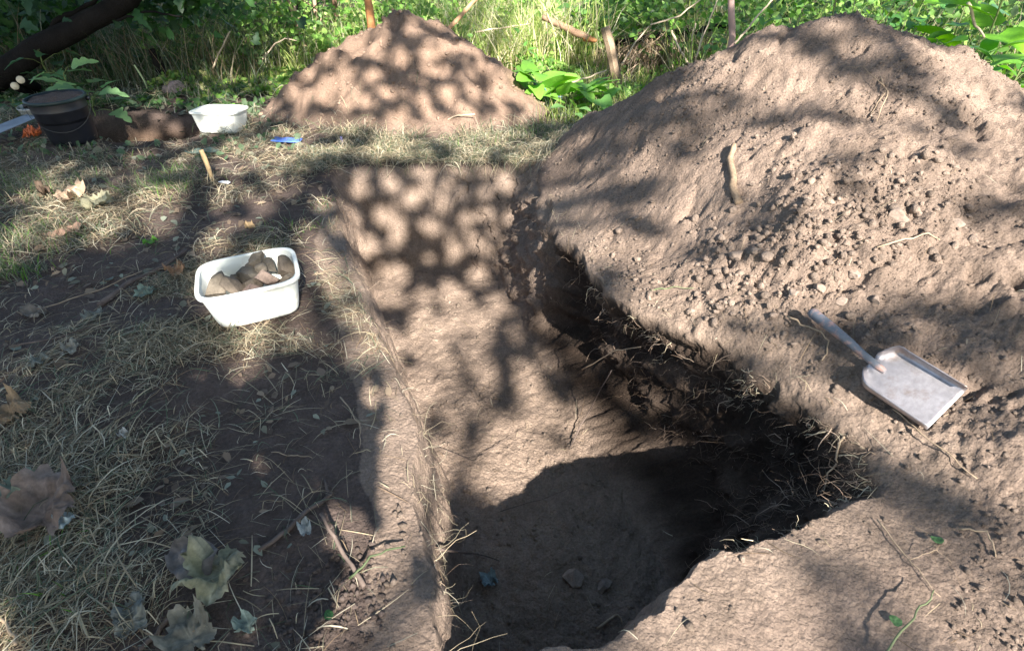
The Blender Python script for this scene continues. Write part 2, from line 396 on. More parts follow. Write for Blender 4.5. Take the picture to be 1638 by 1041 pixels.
# ------------------------------------------------------------------ unseen tree canopy behind the viewer, leaves placed to cast the drawn light map
LM = """
00000001122d888ddd9999ddeeeeeeeeeedddeeed
00000001122d888dddd999ddeeeeeddeeeeeeeedd
0000011122ddd5dddddd99ddeee3558835555599d
00000011223d55dddddd99ddd2222388877667888
000013532784ddddddddd9dd3222222423888557d
11111234455677777777666443333666888835577
111113366677dddddddddd5554448888833333777
135553355553dddddddddd5533377744447777666
168888855344ddddddddddd5555533344444555677
46666355446 dddddddddd444555533388888 4666
544111114443ddddddddddd366666559999998888
1111111444433d887777773323366999999988555
0000000399931188888833222677999988822226333
0000000666333155dd888322277666677222226333
00000005774411 83dd7777333355588844483556443
00000000000000088777777622222333388888855
0000000000000008854666555222222335366366677
0000555000000008888877888222222335888855533
00000000000000099888852222222222585588844
000000000000000998860000000000000077255588
000000000000000996000000000000009993463378
0000000000000730993000000000033999936637733
300000000000088956700000000999933746444366
53000000000000388270000000999999336338863
772050000000005872800000009999999333668888
88000000000007882880000009999999933336688888
""".strip('\n').split('\n')
Lg = np.zeros((26, 41)); Dg = np.zeros((26, 41))
for r, row in enumerate(LM):
    row = (row.replace(' ', '5') + '5' * 41)[:41]
    for c, ch in enumerate(row):
        if ch == 'd': Lg[r, c] = .52; Dg[r, c] = 1
        elif ch == 'e': Lg[r, c] = .33; Dg[r, c] = 1
        else: Lg[r, c] = int(ch) / 9
# sun spots that run together on the trench floor: (first row, last row, first column, last column, share of light)
for (r0, r1, c0, c1, lv) in ((11, 11, 13, 22, .55), (12, 12, 14, 21, .66), (13, 13, 15, 21, .6), (14, 14, 16, 21, .66), (15, 17, 17, 22, .74)):
    q = Lg[r0:r1 + 1, c0:c1 + 1]; k = q > .5; q[k] = lv; Dg[r0:r1 + 1, c0:c1 + 1][k] = 1
E1 = np.array([-SUN[1], SUN[0], 0]); E1 /= np.linalg.norm(E1); E2 = np.cross(SUN, E1)
def bil(G, px, py):
    a = np.clip(px / 40 - .5, 0, 39.99); b = np.clip(py / 40 - .5, 0, 24.99); i = a.astype(int); j = b.astype(int); a = a - i; b = b - j
    return G[j, i] * (1 - a) * (1 - b) + G[j, i + 1] * a * (1 - b) + G[j + 1, i] * (1 - a) * b + G[j + 1, i + 1] * a * b
sel = (Y > .35) & (Y < 13); px, py = to_px(X, Y, GZ)
sel &= (px > -80) & (px < 1720) & (py < 1110) & (py > -60)
pa = V[sel] @ E1; pb = V[sel] @ E2; ps = V[sel] @ SUN
Lv = bil(Lg, px[sel], py[sel]); Dv = bil(Dg, px[sel], py[sel]); near_v = sstep(760, 600, px[sel]) * sstep(560, 680, py[sel])
RS = .03; A0, B0 = -9.0, -2.0; NA, NB = 600, 360
ia = np.clip(((pa - A0) / RS).astype(int), 0, NA - 1); ib = np.clip(((pb - B0) / RS).astype(int), 0, NB - 1)
GL = np.full((NB, NA), -1.); GD = np.zeros((NB, NA)); GS = np.full((NB, NA), 0.); GN = np.zeros((NB, NA))
o = np.argsort(ps); GL[ib[o], ia[o]] = Lv[o]; GD[ib[o], ia[o]] = Dv[o]; GS[ib[o], ia[o]] = ps[o]; GN[ib[o], ia[o]] = near_v[o]
for _ in range(14):                                   # close gaps between samples
    hole = GL < 0
    if not hole.any(): break
    for G in (GD, GS, GN, GL):
        acc = np.zeros_like(G); cnt = np.zeros_like(G)
        for dy_, dx_ in ((0, 1), (1, 0), (0, -1), (-1, 0)):
            sh = np.roll(G, (dy_, dx_), (0, 1)); ok = np.roll(GL >= 0, (dy_, dx_), (0, 1)); acc += sh * ok; cnt += ok
        m_ = hole & (cnt > 0); G[m_] = (acc / np.maximum(cnt, 1))[m_]
GLo = GL < 0; GL[GLo] = .35; GD[GLo] = 1
def lookup(G, a, b):
    i = np.clip(((a - A0) / RS).astype(int), 0, NA - 1); j = np.clip(((b - B0) / RS).astype(int), 0, NB - 1); return G[j, i]
def open_at(a, b):
    L = lookup(GL, a, b); D = lookup(GD, a, b) > .5
    nz = .635 + .5 * fbm(a * 1.2, b * .8, 2.5, 3, .6) + .16 * fbm(a, b, 9, 2)
    blob = nz < (L * 1.15 - .08)
    wd, wi = spots(a, b, 4.9, 5); wd2, wi2 = spots(a + 3, b + 8, 7.7, 11)
    Ls = np.sqrt(np.clip(L, 0, 1))
    hole = (wd < np.where(wi < .14, 0, np.where(wi > .85, .100, .076)) * Ls * (1 + .25 * fbm(a, b, 1.2, 2))) | ((wd2 < .058) & (L > .58) & (wi2 > .35)) | ((wd2 < .03) & (wi2 > .6))
    blob |= (wd2 < .035) & (L > .2) & (wi2 > .3)
    blob &= ~((wd < .055) & (L < .8) & (wi > .3))
    return np.where(D, hole | (L > .86), blob)
sp = .034
aa, bb = np.meshgrid(np.arange(-8.6, 8.4, sp), np.arange(-1.6, 8.2, sp)); aa = aa.ravel(); bb = bb.ravel()
aa = aa + rng.uniform(-.013, .013, len(aa)); bb = bb + rng.uniform(-.013, .013, len(aa))
keep = ~open_at(aa, bb)
for da, db in ((.024, 0), (-.024, 0), (0, .024), (0, -.024)): keep &= ~open_at(aa + da, bb + db)
aa = aa[keep]; bb = bb[keep]; gs = lookup(GS, aa, bb); gn = lookup(GN, aa, bb)
dist = np.where(gn > .4, rng.uniform(3.0, 4.2, len(aa)), rng.uniform(11., 12.5, len(aa)))  # close leaves added to stand in for the viewer's sharper shadow
dist = dist + .9 * fbm(aa, bb, .35, 2) * (gn < .4)
cen = aa[:, None] * E1 + bb[:, None] * E2 + (gs + dist)[:, None] * SUN
ok = (cen[:, 1] < .0) | (cen[:, 2] > 2.5); cen = cen[ok]
def leaf_cloud(cen, size, facing=None, spread=1.0, rg=rng, wid=.40):
    """pointed leaves with a fold along the middle"""
    n = len(cen)
    nrm = rg.normal(size=(n, 3)) * spread + (facing if facing is not None else np.array([0, 0, 1.])); nrm /= np.linalg.norm(nrm, axis=1)[:, None]
    t = np.cross(nrm, rg.normal(size=(n, 3))); t /= np.linalg.norm(t, axis=1)[:, None]; b = np.cross(nrm, t)
    s = (size * rg.uniform(.6, 1.25, n))[:, None]; w1 = wid * rg.uniform(.75, 1.15, (n, 1)); dr = rg.uniform(-.05, .16, (n, 1))
    P = [cen - t * s * .55, cen - b * s * w1 - t * s * .22 + nrm * s * .06, cen - b * s * w1 * .72 + t * s * .22 + nrm * s * .05, cen + t * s * .62 - nrm * s * dr,
         cen + b * s * w1 * .72 + t * s * .22 + nrm * s * .05, cen + b * s * w1 - t * s * .22 + nrm * s * .06, cen - nrm * s * .03]
    Vv = np.stack(P, 1).reshape(-1, 3); k = (np.arange(n) * 7)[:, None]
    return Vv, np.concatenate([k + [[i, (i + 1) % 6, 6]] for i in range(6)], 0)
Vv, Fc = leaf_cloud(cen, .092, SUN * 1.6, .5)
cc = np.repeat(np.array([.05, .10, .025]) * rng.uniform(.6, 1.4, (len(cen), 1)), 7, 0)
BIG = [(2.6, -9.3), (-2.4, -8.6), (6.4, -6.2)]
tree = empty('tree', (BIG[0][0], BIG[0][1], 0)); tag(tree, 'unseen broad-leaved tree behind the viewer, crown shaped to dapple the dig with shade', 'tree')
link('crown', mesh('crown', Vv - np.array([BIG[0][0], BIG[0][1], 0]), Fc, LEAFM, cc, smooth=False), tree)
tb = MB()
tb.tube([(0, 0, -.3), (0, 0, 1), (.1, .1, 2.6), (0, .3, 4.4), (-.2, .6, 7), (-.3, .8, 9.6)], [.36, .29, .24, .2, .14, .07], 12)
for k in range(16):
    h = 4.5 + 4.6 * random.random(); a = random.uniform(0, 6.28); L = random.uniform(1.2, 2.6)
    tb.tube([(0, .5 * h / 4.5, h), (L * .5 * math.cos(a), .5 + L * .5 * math.sin(a), h + .5), (L * math.cos(a), .7 + L * math.sin(a), h + .9)], [.06, .04, .015], 6)
link('trunk', tb.me('trunk', BARKM), tree)
print('terrain quads', len(Q), 'canopy leaves', len(cen))
# ------------------------------------------------------------------ straw, grass litter, roots and clods
def ellipse(x, y, px, py, rx, ry, z=0):
    c = at_z(px, py, z); return np.exp(-((x - c[0]) / rx) ** 2 - ((y - c[1]) / ry) ** 2)
BARE = [(450, 760, .12, .18), (520, 650, .09, .08), (570, 740, .07, .2), (640, 780, .05, .3), (480, 980, .2, .12), (250, 500, .22, .10), (400, 350, .25, .13), (340, 600, .06, .05),
        (560, 800, .10, .2), (480, 820, .15, .1), (110, 500, .3, .06), (230, 185, .7, .3)]
LUSH = [(60, 330, .5, .22), (20, 280, .6, .3), (250, 300, .22, .16), (390, 560, .4, .08), (480, 260, .3, .1), (650, 235, 1.0, .14), (60, 960, .3, .25), (430, 400, .3, .1), (100, 800, .3, .3), (200, 380, .4, .1)]
def pick(pal, n, rg=rng):
    pal = np.array(pal); c = pal[rg.integers(0, len(pal), n)]; return c * rg.uniform(.7, 1.25, (n, 1))
DRY = [(.46, .40, .28), (.40, .33, .22), (.55, .50, .38), (.33, .27, .18), (.26, .23, .16)]
GRN = [(.11, .15, .07), (.14, .17, .11), (.17, .19, .13), (.09, .12, .07), (.21, .23, .17)]
BRN = [(.20, .14, .09), (.15, .11, .07), (.27, .20, .13)]
def litter(n, xr, yr, dens, lmin, lmax, wmin, wmax, pal, flow=.0, lift=.02, seed=1, power=1.0):
    rg = np.random.default_rng(seed)
    x = rg.uniform(*xr, n * 3); y = yr[0] + (yr[1] - yr[0]) * rg.uniform(0, 1, n * 3) ** power
    k = rg.uniform(0, 1, len(x)) < dens(x, y); x = x[k][:n]; y = y[k][:n]; n = len(x)
    th = rg.uniform(0, 2 * math.pi, n) if not flow else 2.2 + 2.5 * fbm(x, y, .9, 2) + rg.normal(0, 1 / flow, n)
    L = lmin + (lmax - lmin) * rg.uniform(0, 1, n) ** 1.6; cur = rg.normal(0, .8, n) * rg.uniform(0, 1, n) ** 1.5
    K = 5; P = np.zeros((n, K, 3)); P[:, 0, 0] = x; P[:, 0, 1] = y; a = th.copy()
    kink = (rg.uniform(0, 1, n) < .25) * rg.normal(0, 1.2, n); kp = rg.integers(1, K - 1, n)
    for i in range(1, K):
        P[:, i, 0] = P[:, i - 1, 0] + np.cos(a) * L / (K - 1); P[:, i, 1] = P[:, i - 1, 1] + np.sin(a) * L / (K - 1)
        a = a + cur / (K - 1) + kink * (kp == i)
    zz = Z(P[..., 0].ravel(), P[..., 1].ravel()).reshape(n, K)
    zm = np.maximum.accumulate(zz[:, ::-1], 1)[:, ::-1] * 0 + zz
    okz = (zz.max(1) - zz.min(1)) < .10; P = P[okz]; zz = zz[okz]; zm = zm[okz]; th = th[okz]; n = len(P)
    arch = np.sin(np.linspace(0, math.pi, K))[None] * (rg.uniform(0, 1, n) ** 3 * lift * 2.2)[:, None]
    base = rg.uniform(.001, lift, n)[:, None]
    # a dry stem bridges hollows instead of following them
    lin = zz[:, :1] + (zz[:, -1:] - zz[:, :1]) * np.linspace(0, 1, K)[None]
    P[..., 2] = np.maximum(zm, np.minimum(lin, zm + .05)) + arch + base
    side = np.stack([-np.sin(th), np.cos(th), rg.normal(0, .5, n)], 1); side /= np.linalg.norm(side, axis=1)[:, None]
    W = (rg.uniform(wmin, wmax, n) / 2)[:, None] * np.array([.75, 1, 1, .8, .3])[None]
    return strips(P, W, side, pick(pal, n, rg))
def dens_left(x, y):
    F_ = (x < -.35 - .0 * y) & (sdf_poly(x, y, TOP) < -.0) & (sdf_poly(x, y, PIT2) < 0)
    d = .26 + .9 * fbm(x, y, 1.5, 3) + .6 * fbm(x, y, 4.5, 2)
    for b in BARE: d = d - 1.6 * ellipse(x, y, *b)
    for b in LUSH: d = d + .8 * ellipse(x, y, *b)
    d = d - 2.5 * (heap(x, y) > .015)
    return np.clip(d, .05, 1) * F_
def dens_back(x, y):
    d = .35 + .8 * fbm(x, y, 1.8, 3) + .8 * np.exp(-((y - 4.05) / .16) ** 2) * (x < .45)
    return np.clip(d, .03, 1) * (sdf_poly(x, y, TOP) < .02) * (heap(x, y) < .02) * (mound(x, y) < .08)
def stuff(name, parts, m, smooth=False):
    Vs = []; Fs = []; Cs = []; n = 0
    for Vq, Fq, Cq in parts: Vs.append(Vq); Fs.append(Fq + n); Cs.append(Cq); n += len(Vq)
    return tag(link(name, mesh(name, np.concatenate(Vs), np.concatenate(Fs), m, np.concatenate(Cs), smooth)), kind='stuff')
stuff('cut_grass', [
    litter(17000, (-2.6, -.25), (.35, 2.4), dens_left, .02, .14, .0008, .0024, DRY + DRY + GRN[2:] + BRN + BRN, 0, .010, 11),
    litter(5500, (-2.6, -.3), (.35, 2.4), dens_left, .04, .17, .0012, .0034, DRY + DRY + GRN[1:4], 1.2, .018, 12),
    litter(17000, (-5.2, -.7), (2.3, 5.0), dens_left, .05, .22, .0016, .0036, DRY + DRY + GRN[1:4] + BRN, .8, .022, 13),
    litter(9000, (-1.5, 1.0), (3.7, 4.9), dens_back, .05, .24, .0018, .004, DRY + DRY + GRN, 0, .03, 14),
    litter(7000, (-6.5, 1.2), (4.6, 7.0), dens_back, .08, .3, .003, .006, DRY + GRN, 0, .05, 15),
], STRAW)
def dens_edge(x, y):
    d = sdf_poly(x, y, TOP); return (np.abs(d) < .06) * (.35 - .15 * (x < .2)) * (y < 3.9)
def dens_soil(x, y): return ((mound(x, y) > .01) * .5 + (sdf_poly(x, y, BOT) > -.1) * .7) * np.clip(.4 + fbm(x, y, 2, 2), .05, 1)
stuff('loose_straw', [
    litter(2600, (-1.4, 1.2), (.5, 4.0), dens_edge, .03, .13, .001, .0024, DRY + BRN, 0, .02, 21),
    litter(2300, (-1.2, 2.8), (.4, 4.0), dens_soil, .02, .10, .0008, .0018, DRY + BRN + BRN, 0, .008, 22, 1.3),
], STRAW)
# broken leaf bits among the straw
def bits(n, xr, yr, s0, pal, seed):
    rg = np.random.default_rng(seed); x = rg.uniform(*xr, n * 3); y = rg.uniform(*yr, n * 3); k = (sdf_poly(x, y, TOP) < -.03) & (x < .5) & (heap(x, y) < .02) & (mound(x, y) < .03) & (fbm(x + 7, y, 1.4, 2) > -.15)
    x = x[k][:n]; y = y[k][:n]; n = len(x); Vq, Fq = leaf_cloud(np.stack([x, y, Z(x, y) + .010], 1), s0, np.array([0, -.2, 2.2]), .75, rg, .34)
    return Vq, Fq, np.repeat(pick(pal, n, rg), 7, 0)
LB = [(.20, .15, .11), (.27, .21, .15), (.16, .16, .12), (.13, .10, .08), (.22, .24, .19)]
stuff('leaf_litter', [bits(420, (-2.6, -.3), (.4, 2.4), .026, LB, 71), bits(900, (-5.5, -.6), (2.2, 5.2), .045, LB, 72), bits(90, (-2.4, -.4), (.5, 2.6), .05, LB, 73), bits(500, (-5.5, 1.0), (4.6, 6.6), .07, LB + [(.14, .22, .09)], 74)], STRAW)
# standing grass tufts at the left
def tufts(n, cx, cy, rx, ry, h0, h1, wd, pal, seed, lean=.5):
    rg = np.random.default_rng(seed)
    x = cx + rg.normal(0, rx, n); y = cy + rg.normal(0, ry, n); K = 5
    th = rg.uniform(0, 2 * math.pi, n); h = rg.uniform(h0, h1, n); ln = rg.uniform(.2, 1.3, n) * lean
    t = np.linspace(0, 1, K)
    P = np.zeros((n, K, 3)); z = Z(x, y)
    P[..., 0] = x[:, None] + np.cos(th)[:, None] * (ln * h)[:, None] * t ** 1.8; P[..., 1] = y[:, None] + np.sin(th)[:, None] * (ln * h)[:, None] * t ** 1.8
    P[..., 2] = z[:, None] - .01 + h[:, None] * (t - .28 * ln[:, None] * t ** 2.4)
    f = rg.uniform(0, 6.28, n); side = np.stack([np.cos(f), np.sin(f), f * 0], 1)
    W = (rg.uniform(.6, 1.2, n) * wd / 2)[:, None] * np.array([.8, 1, .9, .6, .08])[None]
    return strips(P, W, side, pick(pal, n, rg))
gp = []
for i, (px_, py_, n, rx, ry, h) in enumerate([(40, 380, 500, .22, .12, .10), (20, 300, 500, .3, .15, .12), (255, 300, 420, .12, .08, .10), (10, 430, 260, .1, .06, .10), (280, 275, 200, .12, .06, .08), (120, 250, 260, .3, .1, .08),
        (430, 390, 90, .08, .04, .05), (30, 950, 110, .12, .10, .07), (470, 365, 120, .1, .05, .05), (600, 240, 200, .4, .06, .08), (780, 230, 260, .3, .08, .12), (870, 215, 260, .16, .1, .14), (930, 185, 300, .2, .12, .12), (520, 330, 60, .04, .1, .05)]):
    c = at_z(px_, py_); gp.append(tufts(n, c[0], c[1], rx, ry, h * .5, h * 1.3, .0035, GRN + [(.10, .22, .04), (.13, .26, .05)] + DRY[:1], 30 + i, .8))
stuff('short_grass', gp, BLADE)

# roots bristling from the earth walls
def roots(n, cond, lmin, lmax, rmin, rmax, seed, pal, out=1.0, sag=.6):
    rg = np.random.default_rng(seed); idx = np.nonzero(cond)[0]; idx = rg.choice(idx, n)
    p = V[idx]; c = np.array([-.15, 2.0]); tgt = np.stack([np.interp(p[:, 1], [.5, 1.3, 3.6], [.1, .15, -.55]), p[:, 1] * .8 + .3], 1)
    d = np.zeros((n, 3)); d[:, :2] = tgt - p[:, :2]; d /= np.linalg.norm(d, axis=1)[:, None] + 1e-9
    d = d * out + rg.normal(0, .75, (n, 3)); d /= np.linalg.norm(d, axis=1)[:, None]
    L = lmin + (lmax - lmin) * rg.uniform(0, 1, n) ** 2.2; K = 6; P = np.zeros((n, K, 3)); P[:, 0] = p - d * .015
    for i in range(1, K):
        P[:, i] = P[:, i - 1] + d * (L / (K - 1))[:, None]
        d = d + rg.normal(0, .42, (n, 3)); d[:, 2] -= sag * .25; d /= np.linalg.norm(d, axis=1)[:, None]
    r = rmin + (rmax - rmin) * rg.uniform(0, 1, n) ** 3
    # three-sided tubes
    T = np.gradient(P, axis=1); T /= np.linalg.norm(T, axis=2)[..., None] + 1e-9
    a = np.cross(T, np.array([.3, .5, .81])); a /= np.linalg.norm(a, axis=2)[..., None] + 1e-9; b = np.cross(T, a)
    tp = np.linspace(1, .35, K)[None, :, None] * r[:, None, None]
    ring = [P + tp * (a * math.cos(q) + b * math.sin(q)) for q in (0, 2.094, 4.189)]
    Vq = np.stack(ring, 2).reshape(-1, 3); base = (np.arange(n) * K * 3)[:, None] + (np.arange(K - 1) * 3)[None]
    Fq = np.concatenate([np.stack([base + k, base + (k + 1) % 3, base + 3 + (k + 1) % 3, base + 3 + k], -1).reshape(-1, 4) for k in range(3)])
    return Vq, Fq, np.repeat(pick(pal, n, rg), K * 3, 0)
RT = [(.42, .32, .24), (.30, .22, .16), (.22, .155, .11), (.15, .105, .08), (.10, .075, .06)]
ROOT = mat('root', (1, 1, 1), .75, attr=True, spec=.3)
wr = (u > .06) & (u < .8) & (X + (Y - 2) * .35 > .1)
# roots grow in bunches: weight by clumping noise
cl = perlin3(X * 7, Y * 7, GZ * 7) > .12
stuff('fine_roots', [
    roots(900, wr & (Y < 2.3) & (Y > 1.05) & cl, .02, .17, .0006, .0020, 41, RT, 1.0),
    roots(650, wr & (Y < 2.25) & (u < .4) & (perlin3(X * 5, Y * 5, GZ * 5) > .05), .02, .11, .0008, .0032, 49, RT[:2] + DRY[:1], 1.0, .9),
    roots(500, wr & (Y < 2.3) & (Y > 1.0), .02, .10, .0006, .0018, 42, RT),
    roots(520, wr & (Y >= 2.3) & cl, .03, .16, .0008, .002, 43, RT),
    roots(240, (u > .02) & (u < .95) & (X < -.08) & (Y < 2.4), .03, .15, .0007, .0016, 44, DRY + RT[:2], .8), roots(40, (u > .02) & (u < .5) & (X < -.08) & (Y < 1.6), .08, .24, .0008, .0018, 48, DRY, .7),
    roots(220, (u > .02) & (u < .5) & (X < -.3) & (Y > 2.2), .03, .14, .0008, .002, 45, RT, .8),
    roots(260, (F['m'] > .05) & (Y < 3.6) & (X < 2.6) & cl, .02, .12, .0006, .0015, 46, RT[1:], .1, .4),
    roots(160, (u > .85) & (Y < 2.6), .03, .16, .0005, .0014, 47, RT[1:], .1, .9),
], ROOT)

# crumbs and clods of earth
def ico():
    t = (1 + 5 ** .5) / 2
    v = np.array([(-1, t, 0), (1, t, 0), (-1, -t, 0), (1, -t, 0), (0, -1, t), (0, 1, t), (0, -1, -t), (0, 1, -t), (t, 0, -1), (t, 0, 1), (-t, 0, -1), (-t, 0, 1)]) / 1.902
    f = np.array([(0, 11, 5), (0, 5, 1), (0, 1, 7), (0, 7, 10), (0, 10, 11), (1, 5, 9), (5, 11, 4), (11, 10, 2), (10, 7, 6), (7, 1, 8), (3, 9, 4), (3, 4, 2), (3, 2, 6), (3, 6, 8), (3, 8, 9), (4, 9, 5), (2, 4, 11), (6, 2, 10), (8, 6, 7), (9, 8, 1)])
    return v, f
def clods(n, xr, yr, dens, smin, smax, colr, seed, pw=3.0):
    rg = np.random.default_rng(seed); x = rg.uniform(*xr, n * 4); y = rg.uniform(*yr, n * 4)
    k = rg.uniform(0, 1, n * 4) < dens(x, y); x = x[k][:n]; y = y[k][:n]; n = len(x); v, f = ico()
    s = smin + (smax - smin) * rg.uniform(0, 1, n) ** pw
    sc = s[:, None, None] * rg.uniform(.6, 1.15, (n, 1, 3)); vv = v[None] * sc * rg.uniform(.55, 1.3, (n, 12, 1))
    z = Z(x, y) + s * .25; z = z - s * .18; P = vv + np.stack([x, y, z], 1)[:, None]
    Fq = (f[None] + (np.arange(n) * 12)[:, None, None]).reshape(-1, 3)
    cc = np.repeat(np.array(colr)[None] * rg.uniform(.75, 1.2, (n, 1)), 12, 0)
    return P.reshape(-1, 3), Fq, cc
def d_clod(x, y): return np.clip(fields(x, y)['clod'] * 1.1, 0, 1) * (sdf_poly(x, y, TOP) < -.03)
def d_mnd(x, y): return np.clip((mound(x, y) > .015) * (.25 + fbm(x, y, 2.2, 3)), 0, 1) * (sdf_poly(x, y, TOP) < -.03)
def d_flo(x, y): return (sdf_poly(x, y, BOT) > .03) * np.clip(.3 + fbm(x, y, 3, 2) + .8 * (sdf_poly(x, y, BOT) < .08), 0, 1)
def d_lip(x, y): return (np.abs(sdf_poly(x, y, TOP) + .06) < .05) * .8
def d_heap(x, y): return (heap(x, y) > .02) * .5
stuff('earth_crumbs', [
    clods(1500, (.45, 1.9), (1.4, 2.6), d_clod, .003, .024, c_mnd * 1.0, 51, 5),
    clods(15000, (.1, 2.6), (.4, 3.6), d_mnd, .0018, .012, c_mnd * .95, 52, 5),
    clods(2200, (-1.2, .8), (.7, 3.7), d_flo, .002, .014, c_floor * .9, 53, 4),
    clods(1500, (-1.3, 1.2), (.5, 3.9), d_lip, .002, .014, c_floor * .8, 54, 3),
    clods(900, (-2.3, .5), (4.4, 6.2), d_heap, .004, .025, c_heap, 55, 3),
    clods(500, (-.75, -.3), (.5, .95), lambda x, y: (sdf_poly(x, y, TOP) < .03) * np.exp(-((x + .42) / .14) ** 2 - ((y - .72) / .12) ** 2), .003, .012, c_turf, 56, 2),
], SOIL)

# ------------------------------------------------------------------ tubs, stones, shovel, bucket
def superell(t, a, b, n=5.0):
    c, s = math.cos(t), math.sin(t); return (math.copysign(abs(c) ** (2 / n), c) * a, math.copysign(abs(s) ** (2 / n), s) * b)
TUBM = mat('tub_plastic', (.80, .82, .76), .38, noise=[(5, 4, .92, 1.05, .6)], spec=.5, dark=((.45, .38, .28), 7, .54, .3))
def loft(mb, prof, N=64, nn=5.0):
    V_ = []
    for (a, b, z) in prof:
        for k in range(N): q = superell(2 * math.pi * k / N + .01, a, b, nn); V_.append((q[0], q[1], z))
    Fq = [(i * N + k, i * N + (k + 1) % N, (i + 1) * N + (k + 1) % N, (i + 1) * N + k) for i in range(len(prof) - 1) for k in range(N)]
    mb.add(V_, Fq); return V_
def tub(loc, yaw, label, tilt=(0, 0)):
    t = empty('washing_up_tub', loc, (tilt[0], tilt[1], yaw)); tag(t, label, 'tub', 'white plastic tubs')
    b = MB(); A, B, H = .190, .160, .172
    f = lambda q: (A * (.84 + .16 * q), B * (.82 + .18 * q))
    pr = [(.001, .001, .004), (*[v_ * .93 for v_ in f(0)], .004), (*[v_ * .985 for v_ in f(.01)], .007), (*f(.06), .018)] + [(*f(q), H * q) for q in (.3, .6, .85, .93)]
    loft(b, pr)
    i_ = lambda q: (f(q)[0] - .004, f(q)[1] - .004)
    loft(b, [(*i_(q), H * q) for q in (.93, .6, .3, .09)] + [(*[v_ * .93 for v_ in i_(0)], .009), (.001, .001, .009)])
    link('body', b.me('tub_body', TUBM), t)
    r = MB(); a, c = f(.93)
    loft(r, [(a + .0005, c + .0005, H * .90), (a + .006, c + .006, H * .895), (a + .010, c + .010, H * .92), (a + .0105, c + .0105, H * .97), (a + .007, c + .007, H * 1.0), (a + .001, c + .001, H * 1.008), (a - .006, c - .006, H * .995), (a - .005, c - .005, H * .93)])
    link('rim', r.me('tub_rim', TUBM), t)
    return t
tz = Z([-1.07], [2.0])[0] + .006
tub((-1.075, 2.02, tz), R(23), 'white plastic tub holding a pile of rough stones on the turf left of the trench', (R(1), R(-2)))
fz = Z([-2.42], [4.80])[0]
tub((-2.42, 4.83, fz + .005), R(-3), 'small white plastic tub standing empty beside the shallow pit near the far spoil heap', (R(-2), R(1)))

STM = mat('stone', (1, 1, 1), .85, attr=True, noise=[(25, 5, .72, 1.2, .65), (140, 3, .8, 1.15, .6)], bump=[('n', 60, .5, .004)], spec=.2)
def ico2(sub):
    v, f = ico(); v = [tuple(a) for a in v]; f = [tuple(a) for a in f]
    for _ in range(sub):
        cache = {}; nf = []
        def mid(a, b):
            k = (min(a, b), max(a, b))
            if k not in cache:
                m = np.array(v[a]) + np.array(v[b]); m /= np.linalg.norm(m); v.append(tuple(m)); cache[k] = len(v) - 1
            return cache[k]
        for a, b, c in f: ab, bc, ca = mid(a, b), mid(b, c), mid(c, a); nf += [(a, ab, ca), (b, bc, ab), (c, ca, bc), (ab, bc, ca)]
        f = nf
    return np.array(v), f
I3, I3F = ico2(3)
def stone(name, loc, size, colr, seed, label, group=None, rot=(0, 0, 0), cuts=11, cat='stone'):
    rg = np.random.default_rng(seed); v = I3.copy()
    for _ in range(cuts):                                   # flat broken faces
        n = rg.normal(size=3); n /= np.linalg.norm(n); d = rg.uniform(.42, .74) if cat == 'stone' else rg.uniform(.5, .8); q = v @ n; v = v - np.clip(q - d, 0, 1)[:, None] * n
    v = v * (1 + .10 * perlin3(v[:, 0] * 1.7 + seed, v[:, 1] * 1.7, v[:, 2] * 1.7) + .035 * perlin3(v[:, 0] * 4, v[:, 1] * 4 + seed, v[:, 2] * 4) + (.10 if cat == 'clod' else .015) * perlin3(v[:, 0] * 9, v[:, 1] * 9 + seed, v[:, 2] * 9))[:, None] * np.array(size) / 2
    o = link(name, mesh(name, v, I3F, STM, np.tile(colr, (len(v), 1)), smooth=(cat != 'stone')), None, loc, rot); return tag(o, label, cat, group)
def tubp(dx, dy, dz):
    a = R(23); return (-1.075 + dx * math.cos(a) - dy * math.sin(a), 2.02 + dx * math.sin(a) + dy * math.cos(a), tz + dz)
cs = [(.28, .24, .19), (.24, .20, .16), (.40, .29, .24), (.44, .33, .27), (.20, .18, .15)]
ST = [((-.125, -.010, .085), (.075, .085, .115), 0, 'tall tan stone leaning against the left side of the tub'),
      ((-.070, -.015, .085), (.080, .075, .095), 1, 'brown rounded stone second from the left in the tub'),
      ((-.015, .045, .088), (.085, .075, .075), 4, 'dark angular stone in the middle of the tub'),
      ((.035, .085, .125), (.062, .055, .065), 0, 'small pointed brown stone on top at the back of the tub'),
      ((.005, .095, .085), (.07, .06, .07), 1, 'brown stone against the back wall of the tub under the pointed one'),
      ((.075, .075, .092), (.065, .060, .060), 4, 'dark grey stone at the back right of the tub'),
      ((.040, .038, .100), (.045, .04, .045), 0, 'smallest tan stone wedged in the middle of the heap in the tub'),
      ((.055, -.015, .085), (.105, .080, .065), 3, 'broad flat-topped tan stone on the right in the tub'),
      ((.125, .045, .085), (.062, .070, .085), 1, 'upright brown stone beside the right wall of the tub'),
      ((.128, -.02, .06), (.055, .080, .075), 0, 'brown stone low in the right corner of the tub'),
      ((.000, -.080, .068), (.110, .070, .070), 2, 'large pinkish stone at the front of the tub'),
      ((-.085, -.085, .052), (.095, .060, .060), 3, 'pinkish stone at the front left of the tub'),
      ((.090, -.085, .055), (.085, .060, .060), 2, 'pinkish stone at the front right of the tub'),
      ((-.06, .075, .055), (.08, .07, .07), 4, 'dark stone low behind the others at the back left of the tub'),
      ((-.01, .01, .045), (.12, .10, .07), 1, 'brown stone at the bottom of the heap in the tub')]
